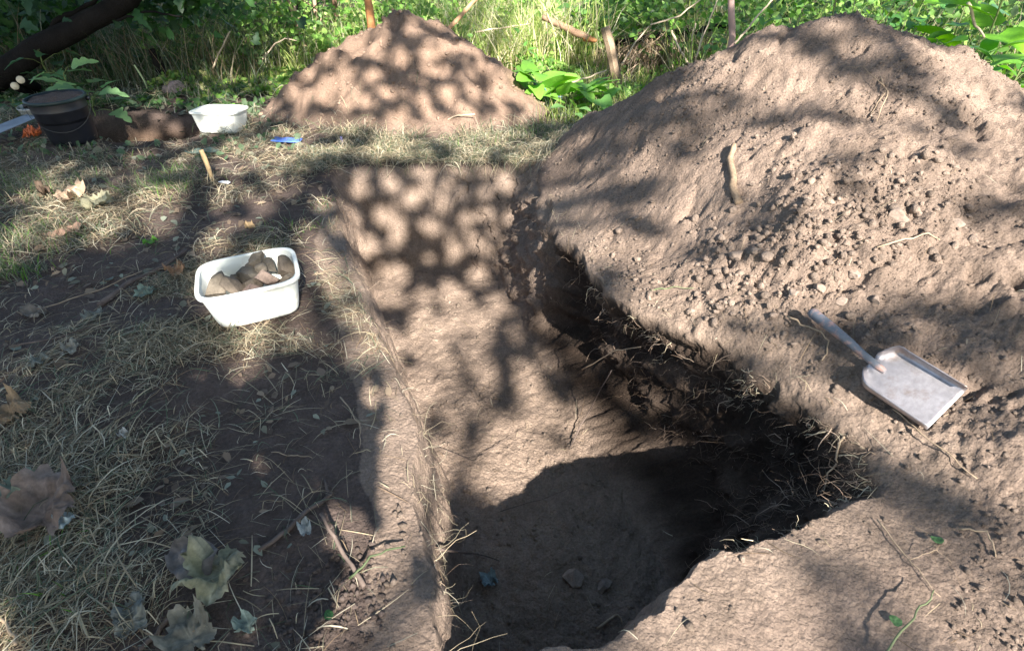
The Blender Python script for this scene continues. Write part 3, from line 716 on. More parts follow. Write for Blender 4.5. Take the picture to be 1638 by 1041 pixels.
for i, (p_, s_, c_, lb) in enumerate(ST):
    stone('stone', tubp(p_[0] * 1.05, p_[1] * 1.05, p_[2] + .048), tuple(q * 1.30 for q in s_), tuple(q * .50 for q in cs[c_]), 60 + i, lb, 'stones piled in the white tub', (random.uniform(-.4, .4), random.uniform(-.4, .4), random.uniform(0, 3)))
p = hit(915, 928); stone('stone', p + [0, 0, .018], (.105, .085, .085), (.27, .215, .18), 80, 'larger loose brown stone lying on the shaded trench floor', 'stones on the trench floor', (0, .2, .4))
p = hit(968, 940); stone('stone', p + [0, 0, .010], (.075, .055, .05), (.20, .16, .135), 81, 'smaller dark stone right of the larger one on the trench floor', 'stones on the trench floor', (.2, 0, 1))
p = hit(286, 152); stone('stone', p + [0, 0, .04], (.26, .22, .19), (.33, .25, .23), 82, 'rounded pinkish stone lying beyond the shallow pit', None, (0, 0, .4), 4)
p = hit(1435, 345); stone('earth_clod', p + [0, 0, -.015], (.12, .09, .08), c_mnd * .85, 83, 'large rounded earth clod half buried high on the right spoil heap', 'big clods on the right spoil heap', (0, 0, .4), 4, 'clod')
for i, (a, b, s_, lb) in enumerate([(1180, 408, .07, 'knobbly earth clod left of the sunlit crumbs on the right spoil heap'), (1225, 415, .06, 'round clod among the sunlit crumbs near the trench edge'), (1310, 462, .06, 'pale clod in the middle of the sunlit crumbs'),
        (1345, 480, .055, 'clod just above the shovel handle'), (1270, 470, .05, 'clod at the lower left of the sunlit crumbs'), (1365, 440, .05, 'clod upper right of the sunlit crumbs'), (1530, 355, .06, 'shaded clod right on the right spoil heap'),
        (1330, 250, .05, 'dark clod in a hole on the middle of the right spoil heap'), (1400, 480, .05, 'clod right of the shovel grip end')]):
    p = hit(a, b); stone('earth_clod', p + [0, 0, -s_ * .08], (s_ * .95, s_ * .8, s_ * .75), c_mnd * random.uniform(.85, 1.05), 90 + i, lb, 'big clods on the right spoil heap', (0, 0, i), 9, 'clod')

# hand shovel
STEEL = mat('worn_steel', (.42, .40, .42), .42, metal=.75, noise=[(9, 5, .8, 1.15, .6), (60, 3, .85, 1.1, .6)], dark=((.24, .17, .13), 11, .50, .22), bump=[('n', 18, .3, .004)], spec=.5)
PAINT = mat('chipped_grey_paint', (.13, .15, .18), .5, noise=[(20, 4, .75, 1.2, .6)], dark=((.34, .22, .19), 26, .50, .12), bump=[('n', 50, .3, .002)], spec=.4)
O = hit(1392, 588); Tp = hit(1508, 660); He = hit(1297, 508)
ax = Tp - O; bl = np.linalg.norm(ax); ax /= bl
wd_ = np.linalg.norm(hit(1475, 682) - hit(1542, 635))
nm = normal(*((O + Tp) / 2)[:2], .10); sx = np.cross(ax, nm); sx /= np.linalg.norm(sx); nm = np.cross(sx, ax)
print('shovel', bl, wd_, np.linalg.norm(He - O))
Mx = Matrix((( *[float(v) for v in (sx[0], ax[0], nm[0], O[0] + nm[0] * .02)],), (*[float(v) for v in (sx[1], ax[1], nm[1], O[1] + nm[1] * .02)],), (*[float(v) for v in (sx[2], ax[2], nm[2], O[2] + nm[2] * .02)],), (0, 0, 0, 1)))
sh = bpy.data.objects.new('hand_shovel', None); col.objects.link(sh); sh.matrix_world = Mx
tag(sh, 'short worn steel hand shovel with square scoop lying on the right spoil heap', 'shovel')
hw_ = wd_ / 2 * .98; Lb = bl * 1.02
rows = []
for t in np.linspace(-.02, 1, 22):
    yy = t * Lb; k = sstep(-.06, .17, np.array(t)); k = float(k); wv = hw_ * (.22 + .78 * k ** .6) ; wall_h = .046 * k * (1 - .25 * t); mid = .014 * (1 - k)
    rise = .020 * (1 - float(sstep(-.02, .25, np.array(t))))
    sec = [(-wv * .93, wall_h + rise), (-wv * .99, wall_h * .80 + rise), (-wv, wall_h * .5 + rise), (-wv * .97, wall_h * .15 + rise), (-wv * .86, .001 + rise * .8)]
    sec += [(wv * q, (mid + .006 * max(0, .35 - t)) * math.exp(-(q / .25) ** 2) * 1.2 + rise * .6 * abs(q) ** 2) for q in (-.6, -.35, -.18, 0, .18, .35, .6)]
    sec += [(-a, b) for a, b in sec[4::-1]]
    rows.append([(a, yy, b) for a, b in sec])
nS = len(rows[0]); Vb = [p_ for r_ in rows for p_ in r_]; Fb = [(i * nS + k, i * nS + k + 1, (i + 1) * nS + k + 1, (i + 1) * nS + k) for i in range(len(rows) - 1) for k in range(nS - 1)]
bo = link('scoop', mesh('scoop', Vb, Fb, STEEL), sh); sm = bo.modifiers.new('thick', 'SOLIDIFY'); sm.thickness = .0022; sm.offset = 0
hl = np.linalg.norm(He - O) * 1.03
hv = Vector([float(q) for q in He - O]); lx = hv.dot(Vector([float(q) for q in sx])); ly = hv.dot(Vector([float(q) for q in ax])); lz = hv.dot(Vector([float(q) for q in nm]))
mb = MB(); hp = [(0, .045, .006), (0, .015, .013), (lx * .08, ly * .12, .022), (lx * .3, ly * .35, .030 + lz * .3), (lx * .6, ly * .65, .030 + lz * .6), (lx * .92, ly * .95, .026 + lz), (lx * .97, ly, .025 + lz), (lx * .98, ly * 1.01, .025 + lz)]
mb.tube(hp, [.008, .012, .0115, .0145, .0175, .0185, .015, .006], 14)
link('handle', mb.me('shovel_handle', PAINT), sh)

# black bucket full of soil
BLK = mat('black_plastic', (.012, .013, .018), .4, noise=[(6, 4, .7, 1.5, .6)], dark=((.05, .045, .04), 9, .62, .2), spec=.5)
WIRE = mat('dull_wire', (.10, .10, .10), .5, metal=.5)
def lathe(mb, prof, N=48):
    V_ = [(r * math.cos(2 * math.pi * k / N), r * math.sin(2 * math.pi * k / N), z) for r, z in prof for k in range(N)]
    mb.add(V_, [(i * N + k, i * N + (k + 1) % N, (i + 1) * N + (k + 1) % N, (i + 1) * N + k) for i in range(len(prof) - 1) for k in range(N)])
bc = hit(118, 228); bx, by = bc[0], bc[1] + .03; bz = Z([bx], [by])[0]
bk = empty('bucket', (bx, by, bz), (R(2), R(-2), .5)); bk.scale = (1.0, 1.0, 1.12); tag(bk, 'large black builder\'s bucket filled to the rim with soil at the left', 'bucket')
mb = MB(); lathe(mb, [(.001, .004), (.142, .004), (.150, .010), (.155, .03), (.178, .22), (.181, .225), (.181, .232), (.179, .236), (.186, .285), (.186, .292), (.182, .292), (.180, .26), (.170, .15), (.001, .15)])
link('body', mb.me('bucket_body', BLK), bk)
mb = MB(); lathe(mb, [(.1865, .282), (.196, .279), (.199, .286), (.199, .296), (.194, .300), (.186, .300), (.182, .296)]); link('rim', mb.me('bucket_rim', mat('green_black_rim', (.02, .035, .035), .45)), bk)
mb = MB(); nn_ = 26; gv = []; gf = []
for i in range(9):
    for k in range(36):
        rr = .182 * i / 8; a = 2 * math.pi * k / 36; xx_, yy_ = rr * math.cos(a), rr * math.sin(a)
        gv.append((xx_, yy_, .285 + .022 * (1 - (i / 8) ** 2) + .012 * float(fbm(np.array([xx_ * 1.]), np.array([yy_ * 1.]), 18, 2)[0])))
mb.add(gv, [(i * 36 + k, i * 36 + (k + 1) % 36, (i + 1) * 36 + (k + 1) % 36, (i + 1) * 36 + k) for i in range(8) for k in range(36)], tuple(c_turf))
link('soil_fill', mb.me('soil_fill', SOIL), bk)
mb = MB(); hd = []
for k in range(17):
    a = math.pi * k / 16; hd.append((.203 * math.cos(a), -.195 * math.sin(a) * .62 - .06 * math.sin(a), .262 - .155 * math.sin(a)))
mb.tube(hd, .0016, 6); link('bail_handle', mb.me('bail_handle', WIRE), bk)
mb = MB()
for s_ in (-1, 1): mb = MB(); mb.tube([(s_ * .180, 0, .262), (s_ * .209, 0, .262)], .014, 10); link('handle_lug', mb.me('handle_lug', BLK), bk)
# small grey container behind it
c = hit(42, 200); mb = MB(); mb_pr = [(.001, .003), (.085, .003), (.092, .01), (.112, .105), (.117, .107), (.117, .115), (.108, .115), (.088, .012), (.001, .010)]
lathe(mb, mb_pr, 40); o = link('food_tub', mb.me('food_tub', mat('dusty_plastic', (.46, .47, .46), .5, noise=[(12, 4, .75, 1.1, .6)])), None, (c[0] + .02, c[1] + .14, Z([c[0]], [c[1] + .14])[0]), (R(4), 0, 0)); tag(o, 'small dusty grey-white round tub half hidden behind the black bucket', 'tub')
# spade blade entering from the left
a = hit(-70, 258); b = hit(66, 206); sv = b - a; Ls = np.linalg.norm(sv)
sp_ = empty('spade', (a + [0, 0, .05]), (0, -math.asin(.04 / Ls), math.atan2(sv[1], sv[0]))); tag(sp_, 'long-bladed steel spade lying on the grass beside the black bucket', 'spade')
rows = []
for t in np.linspace(0, 1, 12):
    wv = .085 * (1 - .12 * t) * (1 if t < .9 else 1 - (t - .9) * 2.0)
    rows.append([(Ls * (.35 + .65 * t), wv * q, .012 * q * q + .025) for q in (-1, -.7, -.35, 0, .35, .7, 1)])
Vb = [p_ for r_ in rows for p_ in r_]; Fb = [(i * 7 + k, (i + 1) * 7 + k, (i + 1) * 7 + k + 1, i * 7 + k + 1) for i in range(11) for k in range(6)]
SPST = mat('grey_steel', (.36, .38, .42), .4, metal=.6, noise=[(12, 4, .8, 1.15, .6)])
bo = link('blade', mesh('spade_blade', Vb, Fb, SPST), sp_); sm = bo.modifiers.new('thick', 'SOLIDIFY'); sm.thickness = .004
mb = MB(); mb.tube([(Ls * .42, 0, .035), (Ls * .3, 0, .04), (-.3, 0, .06), (-.62, 0, .09)], [.012, .018, .017, .017], 10); link('shaft', mb.me('spade_shaft', WOOD), sp_)

def crumple(name, outline, size, label, cat, px, py, mat_, colr, amp=.02, yaw=0, lift=.01, curl=.0, seed=1, rings=7, group=None, fold=0.0, tilt=(0, 0), thick=0, ncol=None, drape=True):
    """thin wrinkled sheet (leaf, plastic) lying where the ground is"""
    N = len(outline); ol = np.array(outline, float); ol = ol / np.abs(ol).max()
    V_ = [(0, 0)] + [tuple(ol[k] * (i / rings)) for i in range(1, rings + 1) for k in range(N)]
    V_ = np.array(V_) * size; r = np.linalg.norm(V_, axis=1) / size
    ws = 3.2 / size
    amp = amp * 1.9; z = amp * perlin2(V_[:, 0] * ws / 1.6 + seed, V_[:, 1] * ws / 1.6) + amp * .45 * perlin2(V_[:, 0] * ws + seed, V_[:, 1] * ws + 3) + curl * size * r ** 2.2 + fold * np.abs(V_[:, 0])
    z += amp * .35 * np.abs(perlin2(V_[:, 0] * ws * 1.9 + seed, V_[:, 1] * ws * 1.9))
    if mat_ == DLEAF and len(outline) > 40:                # dry leaves roll up along their middle
        Rb = size * (.52 + .3 * ((seed * 37) % 10) / 10); xb = V_[:, 0] + .25 * V_[:, 1]; z = z + Rb * (1 - np.cos(np.clip(xb / Rb, -2.2, 2.2))) * .75; V_ = V_.copy(); V_[:, 0] = Rb * np.sin(np.clip(xb / Rb, -2.2, 2.2)) - .25 * V_[:, 1]
    c = hit(px, py); ca, sa = math.cos(yaw), math.sin(yaw)
    x = V_[:, 0] * ca - V_[:, 1] * sa; y = V_[:, 0] * sa + V_[:, 1] * ca
    z = z + x * tilt[0] + y * tilt[1]
    g = Z(x + c[0], y + c[1]) - c[2] if drape else 0
    z = np.maximum(z + g * .8, g + .003 if drape else -9) + lift
    Fq = [(0, 1 + k, 1 + (k + 1) % N) for k in range(N)] + [(1 + (i - 1) * N + k, 1 + i * N + k, 1 + i * N + (k + 1) % N, 1 + (i - 1) * N + (k + 1) % N) for i in range(1, rings) for k in range(N)]
    n_ = fbm(V_[:, 0] / size, V_[:, 1] / size + seed, 2.2, 3)[:, None]
    an = np.array([0] + [2 * math.pi * k / N - math.pi / 2 for i in range(rings) for k in range(N)]); an = (an + math.pi) % (2 * math.pi) - math.pi
    vein = sum(np.exp(-((an - q) / .07) ** 2) for q in (0, 1, -1, 2, -2))[:, None] if mat_ == DLEAF else 0
    cc = np.array(colr)[None] * (1 + .45 * n_) * (1 + .35 * vein)
    if ncol is not None: k = sstep(-.1, .4, n_); cc = cc * (1 - k) + np.array(ncol)[None] * k
    o = link(name, mesh(name, np.stack([x, y, z], 1), Fq, mat_, np.clip(cc, 0, 1)), None, c)
    if thick: q = o.modifiers.new('thick', 'SOLIDIFY'); q.thickness = thick
    return tag(o, label, cat, group)
def maple(n=60, lob=5, sharp=.66, asp=1.0, jag=.09):
    out = []
    for k in range(n):
        a = 2 * math.pi * k / n; d = a - math.pi / 2
        d = (d + math.pi) % (2 * math.pi) - math.pi
        r = .50
        for c_, L in ((0, 1.0), (1.0, .92), (-1.0, .92), (2.0, .66), (-2.0, .66)) if lob == 5 else ((0, 1.0), (1.15, .8), (-1.15, .8)):
            r = max(r, L * (1 - abs(d - c_) / .62 * (1 - sharp)) if abs(d - c_) < .62 else 0)
        if abs(abs(d) - math.pi) < .2: r = .2
        r *= 1 + jag * math.sin(k * 2.4) ; out.append((r * math.cos(a) * asp, r * math.sin(a)))
    return out
def oval(n=36, w_=.55, jag=.0): return [(w_ * math.cos(2 * math.pi * k / n) * (1 - .25 * math.sin(2 * math.pi * k / n)) * (1 + jag * math.sin(k * 2.9)), math.sin(2 * math.pi * k / n)) for k in range(n)]
DLEAF = mat('dry_leaf', (1, 1, 1), .75, attr=True, trans=.2, spec=.25, noise=[(18, 5, .72, 1.2, .65), (90, 3, .8, 1.15, .6)], bump=[('n', 45, .5, .003)])
G_ = 'fallen leaves on the turf'
crumple('fallen_leaf', maple(66), .17, 'big crumpled grey-brown leaf at the left edge of the photo', 'leaf', 80, 838, DLEAF, (.25, .185, .15), .030, .5, .03, .15, 3, fold=.12, group=G_)
crumple('fallen_leaf', maple(50, 3), .08, 'pale green torn leaf just above the big grey-brown one', 'leaf', 52, 795, DLEAF, (.24, .28, .22), .018, 2.2, .045, .2, 5, group=G_)
crumple('fallen_leaf', oval(30, .6, .04), .035, 'small bluish-white curled leaf beside the big grey-brown leaf', 'leaf', 112, 845, DLEAF, (.50, .58, .58), .010, 1.0, .03, .3, 6, group=G_)
crumple('fallen_leaf', maple(66, 5, .6), .115, 'crumpled pale green-grey leaf with brown blotches near the bottom', 'leaf', 362, 925, DLEAF, (.36, .35, .25), .034, 2.3, .025, .12, 8, fold=.15, ncol=(.25, .24, .15), group=G_)
crumple('fallen_leaf', oval(36, .7, .04), .072, 'dull mauve-brown oval leaf left of the pale green-grey one', 'leaf', 312, 905, DLEAF, (.21, .18, .16), .018, 1.1, .02, .2, 9, group=G_)
crumple('fallen_leaf', maple(44, 3), .035, 'little bluish crumpled leaf on bare soil by the forked stick', 'leaf', 492, 858, DLEAF, (.30, .33, .33), .014, .3, .02, .35, 10, group=G_)
crumple('fallen_leaf', maple(60, 5), .09, 'brown curled leaf at the left edge above the grass', 'leaf', 25, 670, DLEAF, (.30, .21, .13), .024, 1.3, .02, .25, 11, group=G_)
crumple('fallen_leaf', maple(60, 5), .075, 'rusty brown leaf lying against the left side of the stone tub', 'leaf', 284, 442, DLEAF, (.36, .21, .12), .022, .4, .02, .22, 12, group=G_)
crumple('fallen_leaf', maple(44, 5), .055, 'bright green lobed leaf on the straw above the stone tub', 'leaf', 246, 392, LEAFM, (.12, .30, .04), .012, 1.4, .02, .15, 13, group=G_)
crumple('fallen_leaf', maple(50, 3), .065, 'pale green leaf on dark soil left of the stone tub', 'leaf', 240, 470, DLEAF, (.22, .28, .22), .012, 2.6, .012, .1, 14, group=G_)
crumple('fallen_leaf', maple(60, 5), .14, 'pinkish dry leaf in the sun patch at the far left', 'leaf', 118, 325, DLEAF, (.50, .37, .26), .035, .2, .03, .15, 15, group=G_)
crumple('fallen_leaf', maple(60, 5), .13, 'greenish-grey dry leaf right of the pinkish one', 'leaf', 165, 333, DLEAF, (.38, .36, .24), .03, 2.0, .02, .1, 16, group=G_)
crumple('fallen_leaf', oval(30, .4), .10, 'long brown leaf lying in the sunlit straw at left', 'leaf', 108, 377, DLEAF, (.34, .22, .16), .02, -.9, .02, .1, 17, group=G_)
crumple('fallen_leaf', oval(30, .5), .06, 'dark curled leaf standing on edge at the far left', 'leaf', 76, 318, DLEAF, (.10, .07, .05), .03, .9, .04, .6, 18, group=G_)
crumple('fallen_leaf', maple(44, 3), .05, 'small tan leaf on bare soil behind the stone tub', 'leaf', 403, 370, DLEAF, (.38, .27, .15), .016, 1.0, .02, .2, 19, group=G_)
crumple('fallen_leaf', oval(30, .5), .13, 'teal-grey oval leaf beyond the wooden peg', 'leaf', 324, 247, DLEAF, (.20, .27, .22), .012, 1.5, .02, .05, 20, group=G_)
crumple('fallen_leaf', maple(44, 3), .055, 'blue-grey crumpled leaf on the shaded trench floor', 'leaf', 786, 935, DLEAF, (.20, .27, .29), .02, 1.0, .015, .3, 21)
crumple('fallen_leaf', maple(60, 5), .09, 'grey-green leaf cut off by the bottom edge of the photo', 'leaf', 310, 1030, DLEAF, (.25, .23, .18), .025, .8, .01, .1, 22, group=G_)
crumple('fallen_leaf', maple(60, 5), .07, 'flat grey leaf half under straw near the bottom left', 'leaf', 215, 1000, DLEAF, (.20, .20, .17), .015, .3, .006, .1, 23, group=G_)
for i, (a_, b_, s_, c_) in enumerate([(150, 512, .07, (.22, .22, .18)), (60, 505, .08, (.20, .17, .14)), (120, 560, .055, (.26, .25, .21)), (200, 700, .03, (.5, .48, .44)), (60, 585, .05, (.22, .23, .2)), (320, 470, .04, (.2, .2, .2)), (400, 1005, .04, (.25, .3, .25))]):
    crumple('fallen_leaf', maple(44, 3 if i % 2 else 5), s_, ['flat grey-green leaf on the shaded soil left of the stone tub', 'brown-grey leaf flat on shaded soil near the left edge', 'pale grey leaf below the shaded branch', 'small whitish scrap of leaf in the shaded straw', 'greenish-grey leaf near the left edge in shade', 'dull leaf touching the left corner of the stone tub', 'small leaf on bare soil near the bottom'][i], 'leaf', a_, b_, DLEAF, c_, .014, i * 1.3, .008, .1, 130 + i, group=G_)
crumple('seedling_leaf', oval(20, .8), .013, 'tiny fresh green leaf on bare soil at the bottom', 'leaf', 528, 990, LEAFM, (.06, .16, .05), .003, .6, .012, .2, 31)
crumple('seedling_leaf', oval(20, .8), .014, 'tiny green leaf on the bank at the bottom right', 'leaf', 1427, 999, LEAFM, (.08, .17, .07), .003, .6, .012, .2, 32)
crumple('seedling_leaf', oval(20, .8), .014, 'tiny green leaf on the bank right of the near trench lip', 'leaf', 1493, 870, LEAFM, (.08, .17, .07), .003, .6, .012, .2, 33)
PLB = mat('blue_plastic', (.10, .20, .62), .4, attr=False, spec=.5, noise=[(8, 3, .85, 1.1, .5)])
TARP = mat('blue_grey_tarp', (.10, .20, .29), .45, spec=.4, noise=[(10, 3, .7, 1.2, .5)], bump=[('n', 30, .4, .01)])
sq = [(-1, -.45), (-.5, -.47), (0, -.45), (.5, -.47), (1, -.42), (1, 0), (1.0, .4), (.5, .42), (0, .45), (-.5, .43), (-.95, .45), (-1, 0)]
crumple('plastic_sheet', sq, .11, 'flat bright blue plastic piece on the straw before the far spoil heap', 'plastic', 460, 230, PLB, (1, 1, 1), .008, -.05, .03, .0, 41, thick=.003)
crumple('tarp', maple(40, 5, .7, 1.4), .17, 'blue tarpaulin edge poking out at the left foot of the far spoil heap', 'tarp', 488, 106, TARP, (1, 1, 1), .06, .3, .04, .2, 42, thick=.003)
crumple('tarp', maple(40, 5, .7, 1.6), .20, 'blue-grey tarpaulin edge poking out at the right foot of the far spoil heap', 'tarp', 878, 174, TARP, (1, 1, 1), .07, .5, .04, .25, 43, thick=.003)
crumple('rubber_glove', maple(50, 5, .5), .085, 'crumpled orange rubber glove between the spade and the black bucket', 'glove', 58, 224, mat('orange_rubber', (.62, .16, .06), .5, noise=[(14, 3, .7, 1.2, .5)]), (1, 1, 1), .06, 1.0, .03, .5, 44, thick=.004)
crumple('plastic_tag', sq, .035, 'small white plastic tag beside the wooden peg', 'tag', 361, 297, mat('white_tag', (.7, .72, .75), .5), (1, 1, 1), .006, -.3, .02, .0, 45, thick=.002)

def wob(P, amp, seed, n=None):
    P = np.array(P, float); t = np.linspace(0, 1, len(P)); n = n or max(8, len(P) * 4); T = np.linspace(0, 1, n)
    Q_ = np.stack([np.interp(T, t, P[:, i]) for i in range(3)], 1)
    for i in range(3): Q_[:, i] += amp * fbm(T * 3 + seed + i * 7, T * 0 + seed, 1.5, 3) * np.sin(math.pi * np.clip(T, .02, .98)) ** .3
    return Q_
def stick(name, pts, r0, r1, m, label, cat='stick', lift=None, amp=.006, seed=1, group=None, abs3=False, forks=(), sides=8):
    P = np.array(pts, float) if abs3 else np.array([hit(*q[:2]) + [0, 0, (q[2] if len(q) > 2 else r0)] for q in pts])
    Q_ = wob(P, amp, seed); o0 = Q_[0].copy(); mb = MB(); rr = np.linspace(r0, r1, len(Q_)) * (1 + .15 * fbm(np.linspace(0, 6, len(Q_)), np.full(len(Q_), seed * 1.), 1.7, 2))
    mb.tube(Q_ - o0, rr, sides)
    for f in forks:
        A_ = np.array([hit(*q[:2]) + [0, 0, (q[2] if len(q) > 2 else r0)] for q in f]) if not abs3 else np.array(f, float)
        fq = wob(A_, amp, seed + 3) - o0; mb.tube(fq, np.linspace(r1 * 1.1, r1 * .4, len(fq)), 6)
    if name == 'stick': name = {'stick': 'stick', 'root': 'root', 'stalk': 'grass_stalk', 'straw': 'straw_stem', 'stem': 'plant_stem'}[cat]
    o = link(name, mb.me(name, m), None, o0); return tag(o, label, cat, group)
TWIG = mat('twig', (.13, .10, .085), .85, noise=[(20, 4, .65, 1.3, .6)], bump=[('n', 60, .5, .003)], spec=.2)
TWIG2 = mat('pale_twig', (.34, .26, .18), .85, noise=[(20, 4, .7, 1.2, .6)], spec=.2)
stick('stick', [(415, 882), (455, 855), (490, 820), (522, 800), (530, 792)], .006, .0055, TWIG, 'crooked dark twig lying on bare soil beside the pale green-grey leaf', forks=[[(526, 797), (524, 785), (520, 770)]], seed=1)
stick('stick', [(583, 942, .01), (560, 905, .03), (540, 880, .05), (522, 850, .075)], .006, .004, TWIG, 'thin brown stick leaning in the sunlit spot left of the trench', seed=2)
stick('stick', [(160, 492, .01), (215, 455, .012), (262, 432, .015), (300, 405, .02)], .013, .009, TWIG, 'thick dead branch lying left of the stone tub', seed=3, amp=.012)
stick('stick', [(225, 1040), (262, 1005), (300, 968)], .006, .005, TWIG, 'short twig running to the bottom edge under the straw', seed=4)
stick('stick', [(1172, 236, .012), (1167, 262, .008), (1172, 300, .008), (1182, 330, .0)], .012, .019, WOOD, 'stout weathered stick embedded upright in the right spoil heap', seed=5, amp=.008)
stick('stick', [(0, 880), (40, 905)], .004, .003, TWIG, 'thin twig at the left edge under the big grey-brown leaf', seed=6)
stick('stick', [(560, 932, .02), (600, 905, .04), (650, 885, .03)], .0035, .002, mat('green_stem', (.05, .07, .03), .6), 'green stem arching over the left trench edge', 'stem', seed=7)
stick('stick', [(700, 885, .02), (760, 890, .015), (800, 900, .01)], .004, .002, TWIG, 'thin root hanging from the left trench wall over the floor', 'root', seed=8)
stick('stick', [(800, 820, .01), (870, 800, .012), (930, 775, .01)], .002, .0012, TWIG, 'fine dark root on the shaded trench floor', 'root', seed=9)
stick('stick', [(955, 1010, .02), (985, 985, .015), (995, 1000, .01)], .005, .003, TWIG2, 'short pale twig at the lower lip of the trench', seed=10)
stick('stick', [(1400, 400, .01), (1480, 380, .012), (1500, 390, .01)], .003, .002, TWIG2, 'thin pale root across the upper right spoil heap', 'root', seed=12)
stick('stick', [(1350, 700, .01), (1330, 750, .03), (1310, 790, .01)], .004, .002, TWIG2, 'curly pale root at the right end of the trench', 'root', seed=13, amp=.02, forks=[[(1338, 740, .03), (1370, 748, .03), (1395, 735, .02)]])
stick('stick', [(1405, 130, .01), (1415, 165, .03), (1400, 200, .01)], .003, .002, TWIG2, 'bare root sprouting from a hole high on the right spoil heap', 'root', seed=14, forks=[[(1410, 150, .03), (1380, 120, .03), (1345, 115, .02)], [(1412, 160, .03), (1390, 190, .02)]])
stick('stick', [(0, 985, .01), (25, 1020, .02), (40, 1041, .03)], .004, .003, TWIG2, 'thick pale straw at the lower left corner', 'straw', seed=15)
stick('stick', [(435, 725, .004), (470, 730, .006), (500, 735, .006)], .0015, .001, TWIG2, 'single pale straw lying on bare soil', 'straw', seed=16)
GST = mat('green_stem_light', (.15, .18, .09), .6)
stick('stick', [(1405, 1060, .03), (1450, 1000, .05), (1482, 958, .04)], .003, .0012, GST, 'long green grass stalk crossing the bank at the bottom right', 'stalk', seed=30)
stick('stick', [(1530, 850, .01), (1575, 860, .02), (1588, 895, .01)], .0028, .0015, TWIG2, 'hooked pale root on the bank at the right', 'root', seed=31)
stick('stick', [(1400, 835, .01), (1450, 900, .01), (1500, 960, .01)], .002, .001, TWIG2, 'thin long root running down the right bank', 'root', seed=32, forks=[[(1450, 900, .01), (1490, 890, .02), (1520, 905, .01)]])
stick('stick', [(1425, 660, .01), (1490, 720, .02), (1560, 770, .01)], .0025, .0012, TWIG2, 'fine pale root trailing below the shovel scoop', 'root', seed=33)
stick('stick', [(1255, 520, .03), (1290, 540, .04), (1325, 560, .02), (1310, 585, .02)], .004, .002, TWIG2, 'curled root beside the shovel handle', 'root', seed=34, amp=.015)
stick('stick', [(930, 605, .04), (980, 590, .08), (1020, 588, .10)], .003, .0015, TWIG2, 'straight pale root sticking out at the foot of the dark wall', 'root', seed=35)
stick('stick', [(910, 720, .01), (935, 680, .05), (975, 620, .10)], .004, .0025, TWIG, 'brown root slanting up from the trench floor to the dark wall', 'root', seed=36)
stick('stick', [(1040, 468, .01), (1070, 470, .03), (1110, 464, .01)], .003, .0012, GST, 'pale green straw lying over the right trench lip', 'straw', seed=37)
stick('stick', [(700, 720, .02), (760, 740, .01), (820, 700, .02), (900, 740, .01)], .0018, .001, TWIG, 'long hair root across the trench floor', 'root', seed=38)
stick('stick', [(545, 640, .01), (580, 690, .02), (575, 720, .01)], .0025, .0012, TWIG2, 'bent dry stem on the bare soil left of the trench edge', 'stem', seed=39)
stick('stick', [(20, 560, .01), (120, 540, .02), (200, 515, .01)], .004, .002, TWIG, 'thin dark twig in the shaded litter at the left', seed=40)
stick('stick', [(60, 500, .01), (150, 470, .01), (230, 440, .02)], .003, .002, TWIG2, 'pale dry stem parallel to the thick dead branch', 'stem', seed=41)
a = hit(341, 292); stick('peg', [a - [0, 0, .05], a + [-.012, .02, .10], a + [-.03, .03, .20]], .012, .016, mat('pale_peg_wood', (.46, .33, .18), .8, noise=[(20, 4, .75, 1.2, .6)]), 'pale wooden peg leaning in the straw beyond the stone tub', 'peg', abs3=True, amp=.002)
a = hit(548, 234); stick('peg', [a - [0, 0, .05], a + [0, 0, .07]], .010, .010, mat('mauve_plastic', (.22, .20, .40), .5), 'short mauve peg at the far left corner of the trench', 'peg', abs3=True, amp=.001)
a = hit(237, 150); stick('cut_stalk', [a - [0, 0, .05], a + [0, .02, .1], a + [-.06, .03, .26]], .011, .008, mat('pale_green_stalk', (.42, .50, .26), .7), 'pale cut stalk standing behind the shallow pit', 'stalk', abs3=True, amp=.004)
a = hit(268, 138); stick('tree_stump', [a - [0, 0, .08], a + [-.01, 0, .12], a + [-.06, .04, .34]], .055, .042, DBARK, 'thin dark cut stump left behind the pinkish stone', 'stump', abs3=True, amp=.01, sides=12)
# ------------------------------------------------------------------ background vegetation
def free(x, y): return (heap(x, y) < .03) & (mound(x, y) < .03) & (sdf_poly(x, y, PIT2) < 0)
def field_grass(n, xr, yr, h0, h1, wd, pal, seed, dens=None, lean=.6):
    rg = np.random.default_rng(seed); x = rg.uniform(*xr, n * 3); y = rg.uniform(*yr, n * 3)
    k = free(x, y) & (rg.uniform(0, 1, len(x)) < (dens(x, y) if dens else 1)); x = x[k][:n]; y = y[k][:n]; n = len(x); K = 5
    th = rg.uniform(0, 2 * math.pi, n); h = rg.uniform(h0, h1, n) * (1 + .4 * fbm(x, y, .8, 2)); ln = rg.uniform(.15, 1.4, n) * lean; t = np.linspace(0, 1, K)
    P = np.zeros((n, K, 3)); z = Z(x, y)
    P[..., 0] = x[:, None] + np.cos(th)[:, None] * (ln * h)[:, None] * t ** 1.7; P[..., 1] = y[:, None] + np.sin(th)[:, None] * (ln * h)[:, None] * t ** 1.7
    P[..., 2] = z[:, None] - .01 + h[:, None] * (t - .30 * ln[:, None] * t ** 2.5)
    f = rg.uniform(0, 6.28, n); side = np.stack([np.cos(f), np.sin(f), f * 0], 1)
    W = (rg.uniform(.6, 1.3, n) * wd / 2)[:, None] * np.array([.7, 1, .9, .6, .08])[None]
    return strips(P, W, side, pick(pal, n, rg))
YG = [(.26, .36, .08), (.34, .40, .12), (.20, .32, .07), (.42, .42, .18)]
DG = [(.05, .10, .03), (.07, .12, .04), (.10, .12, .05), (.16, .14, .08)]
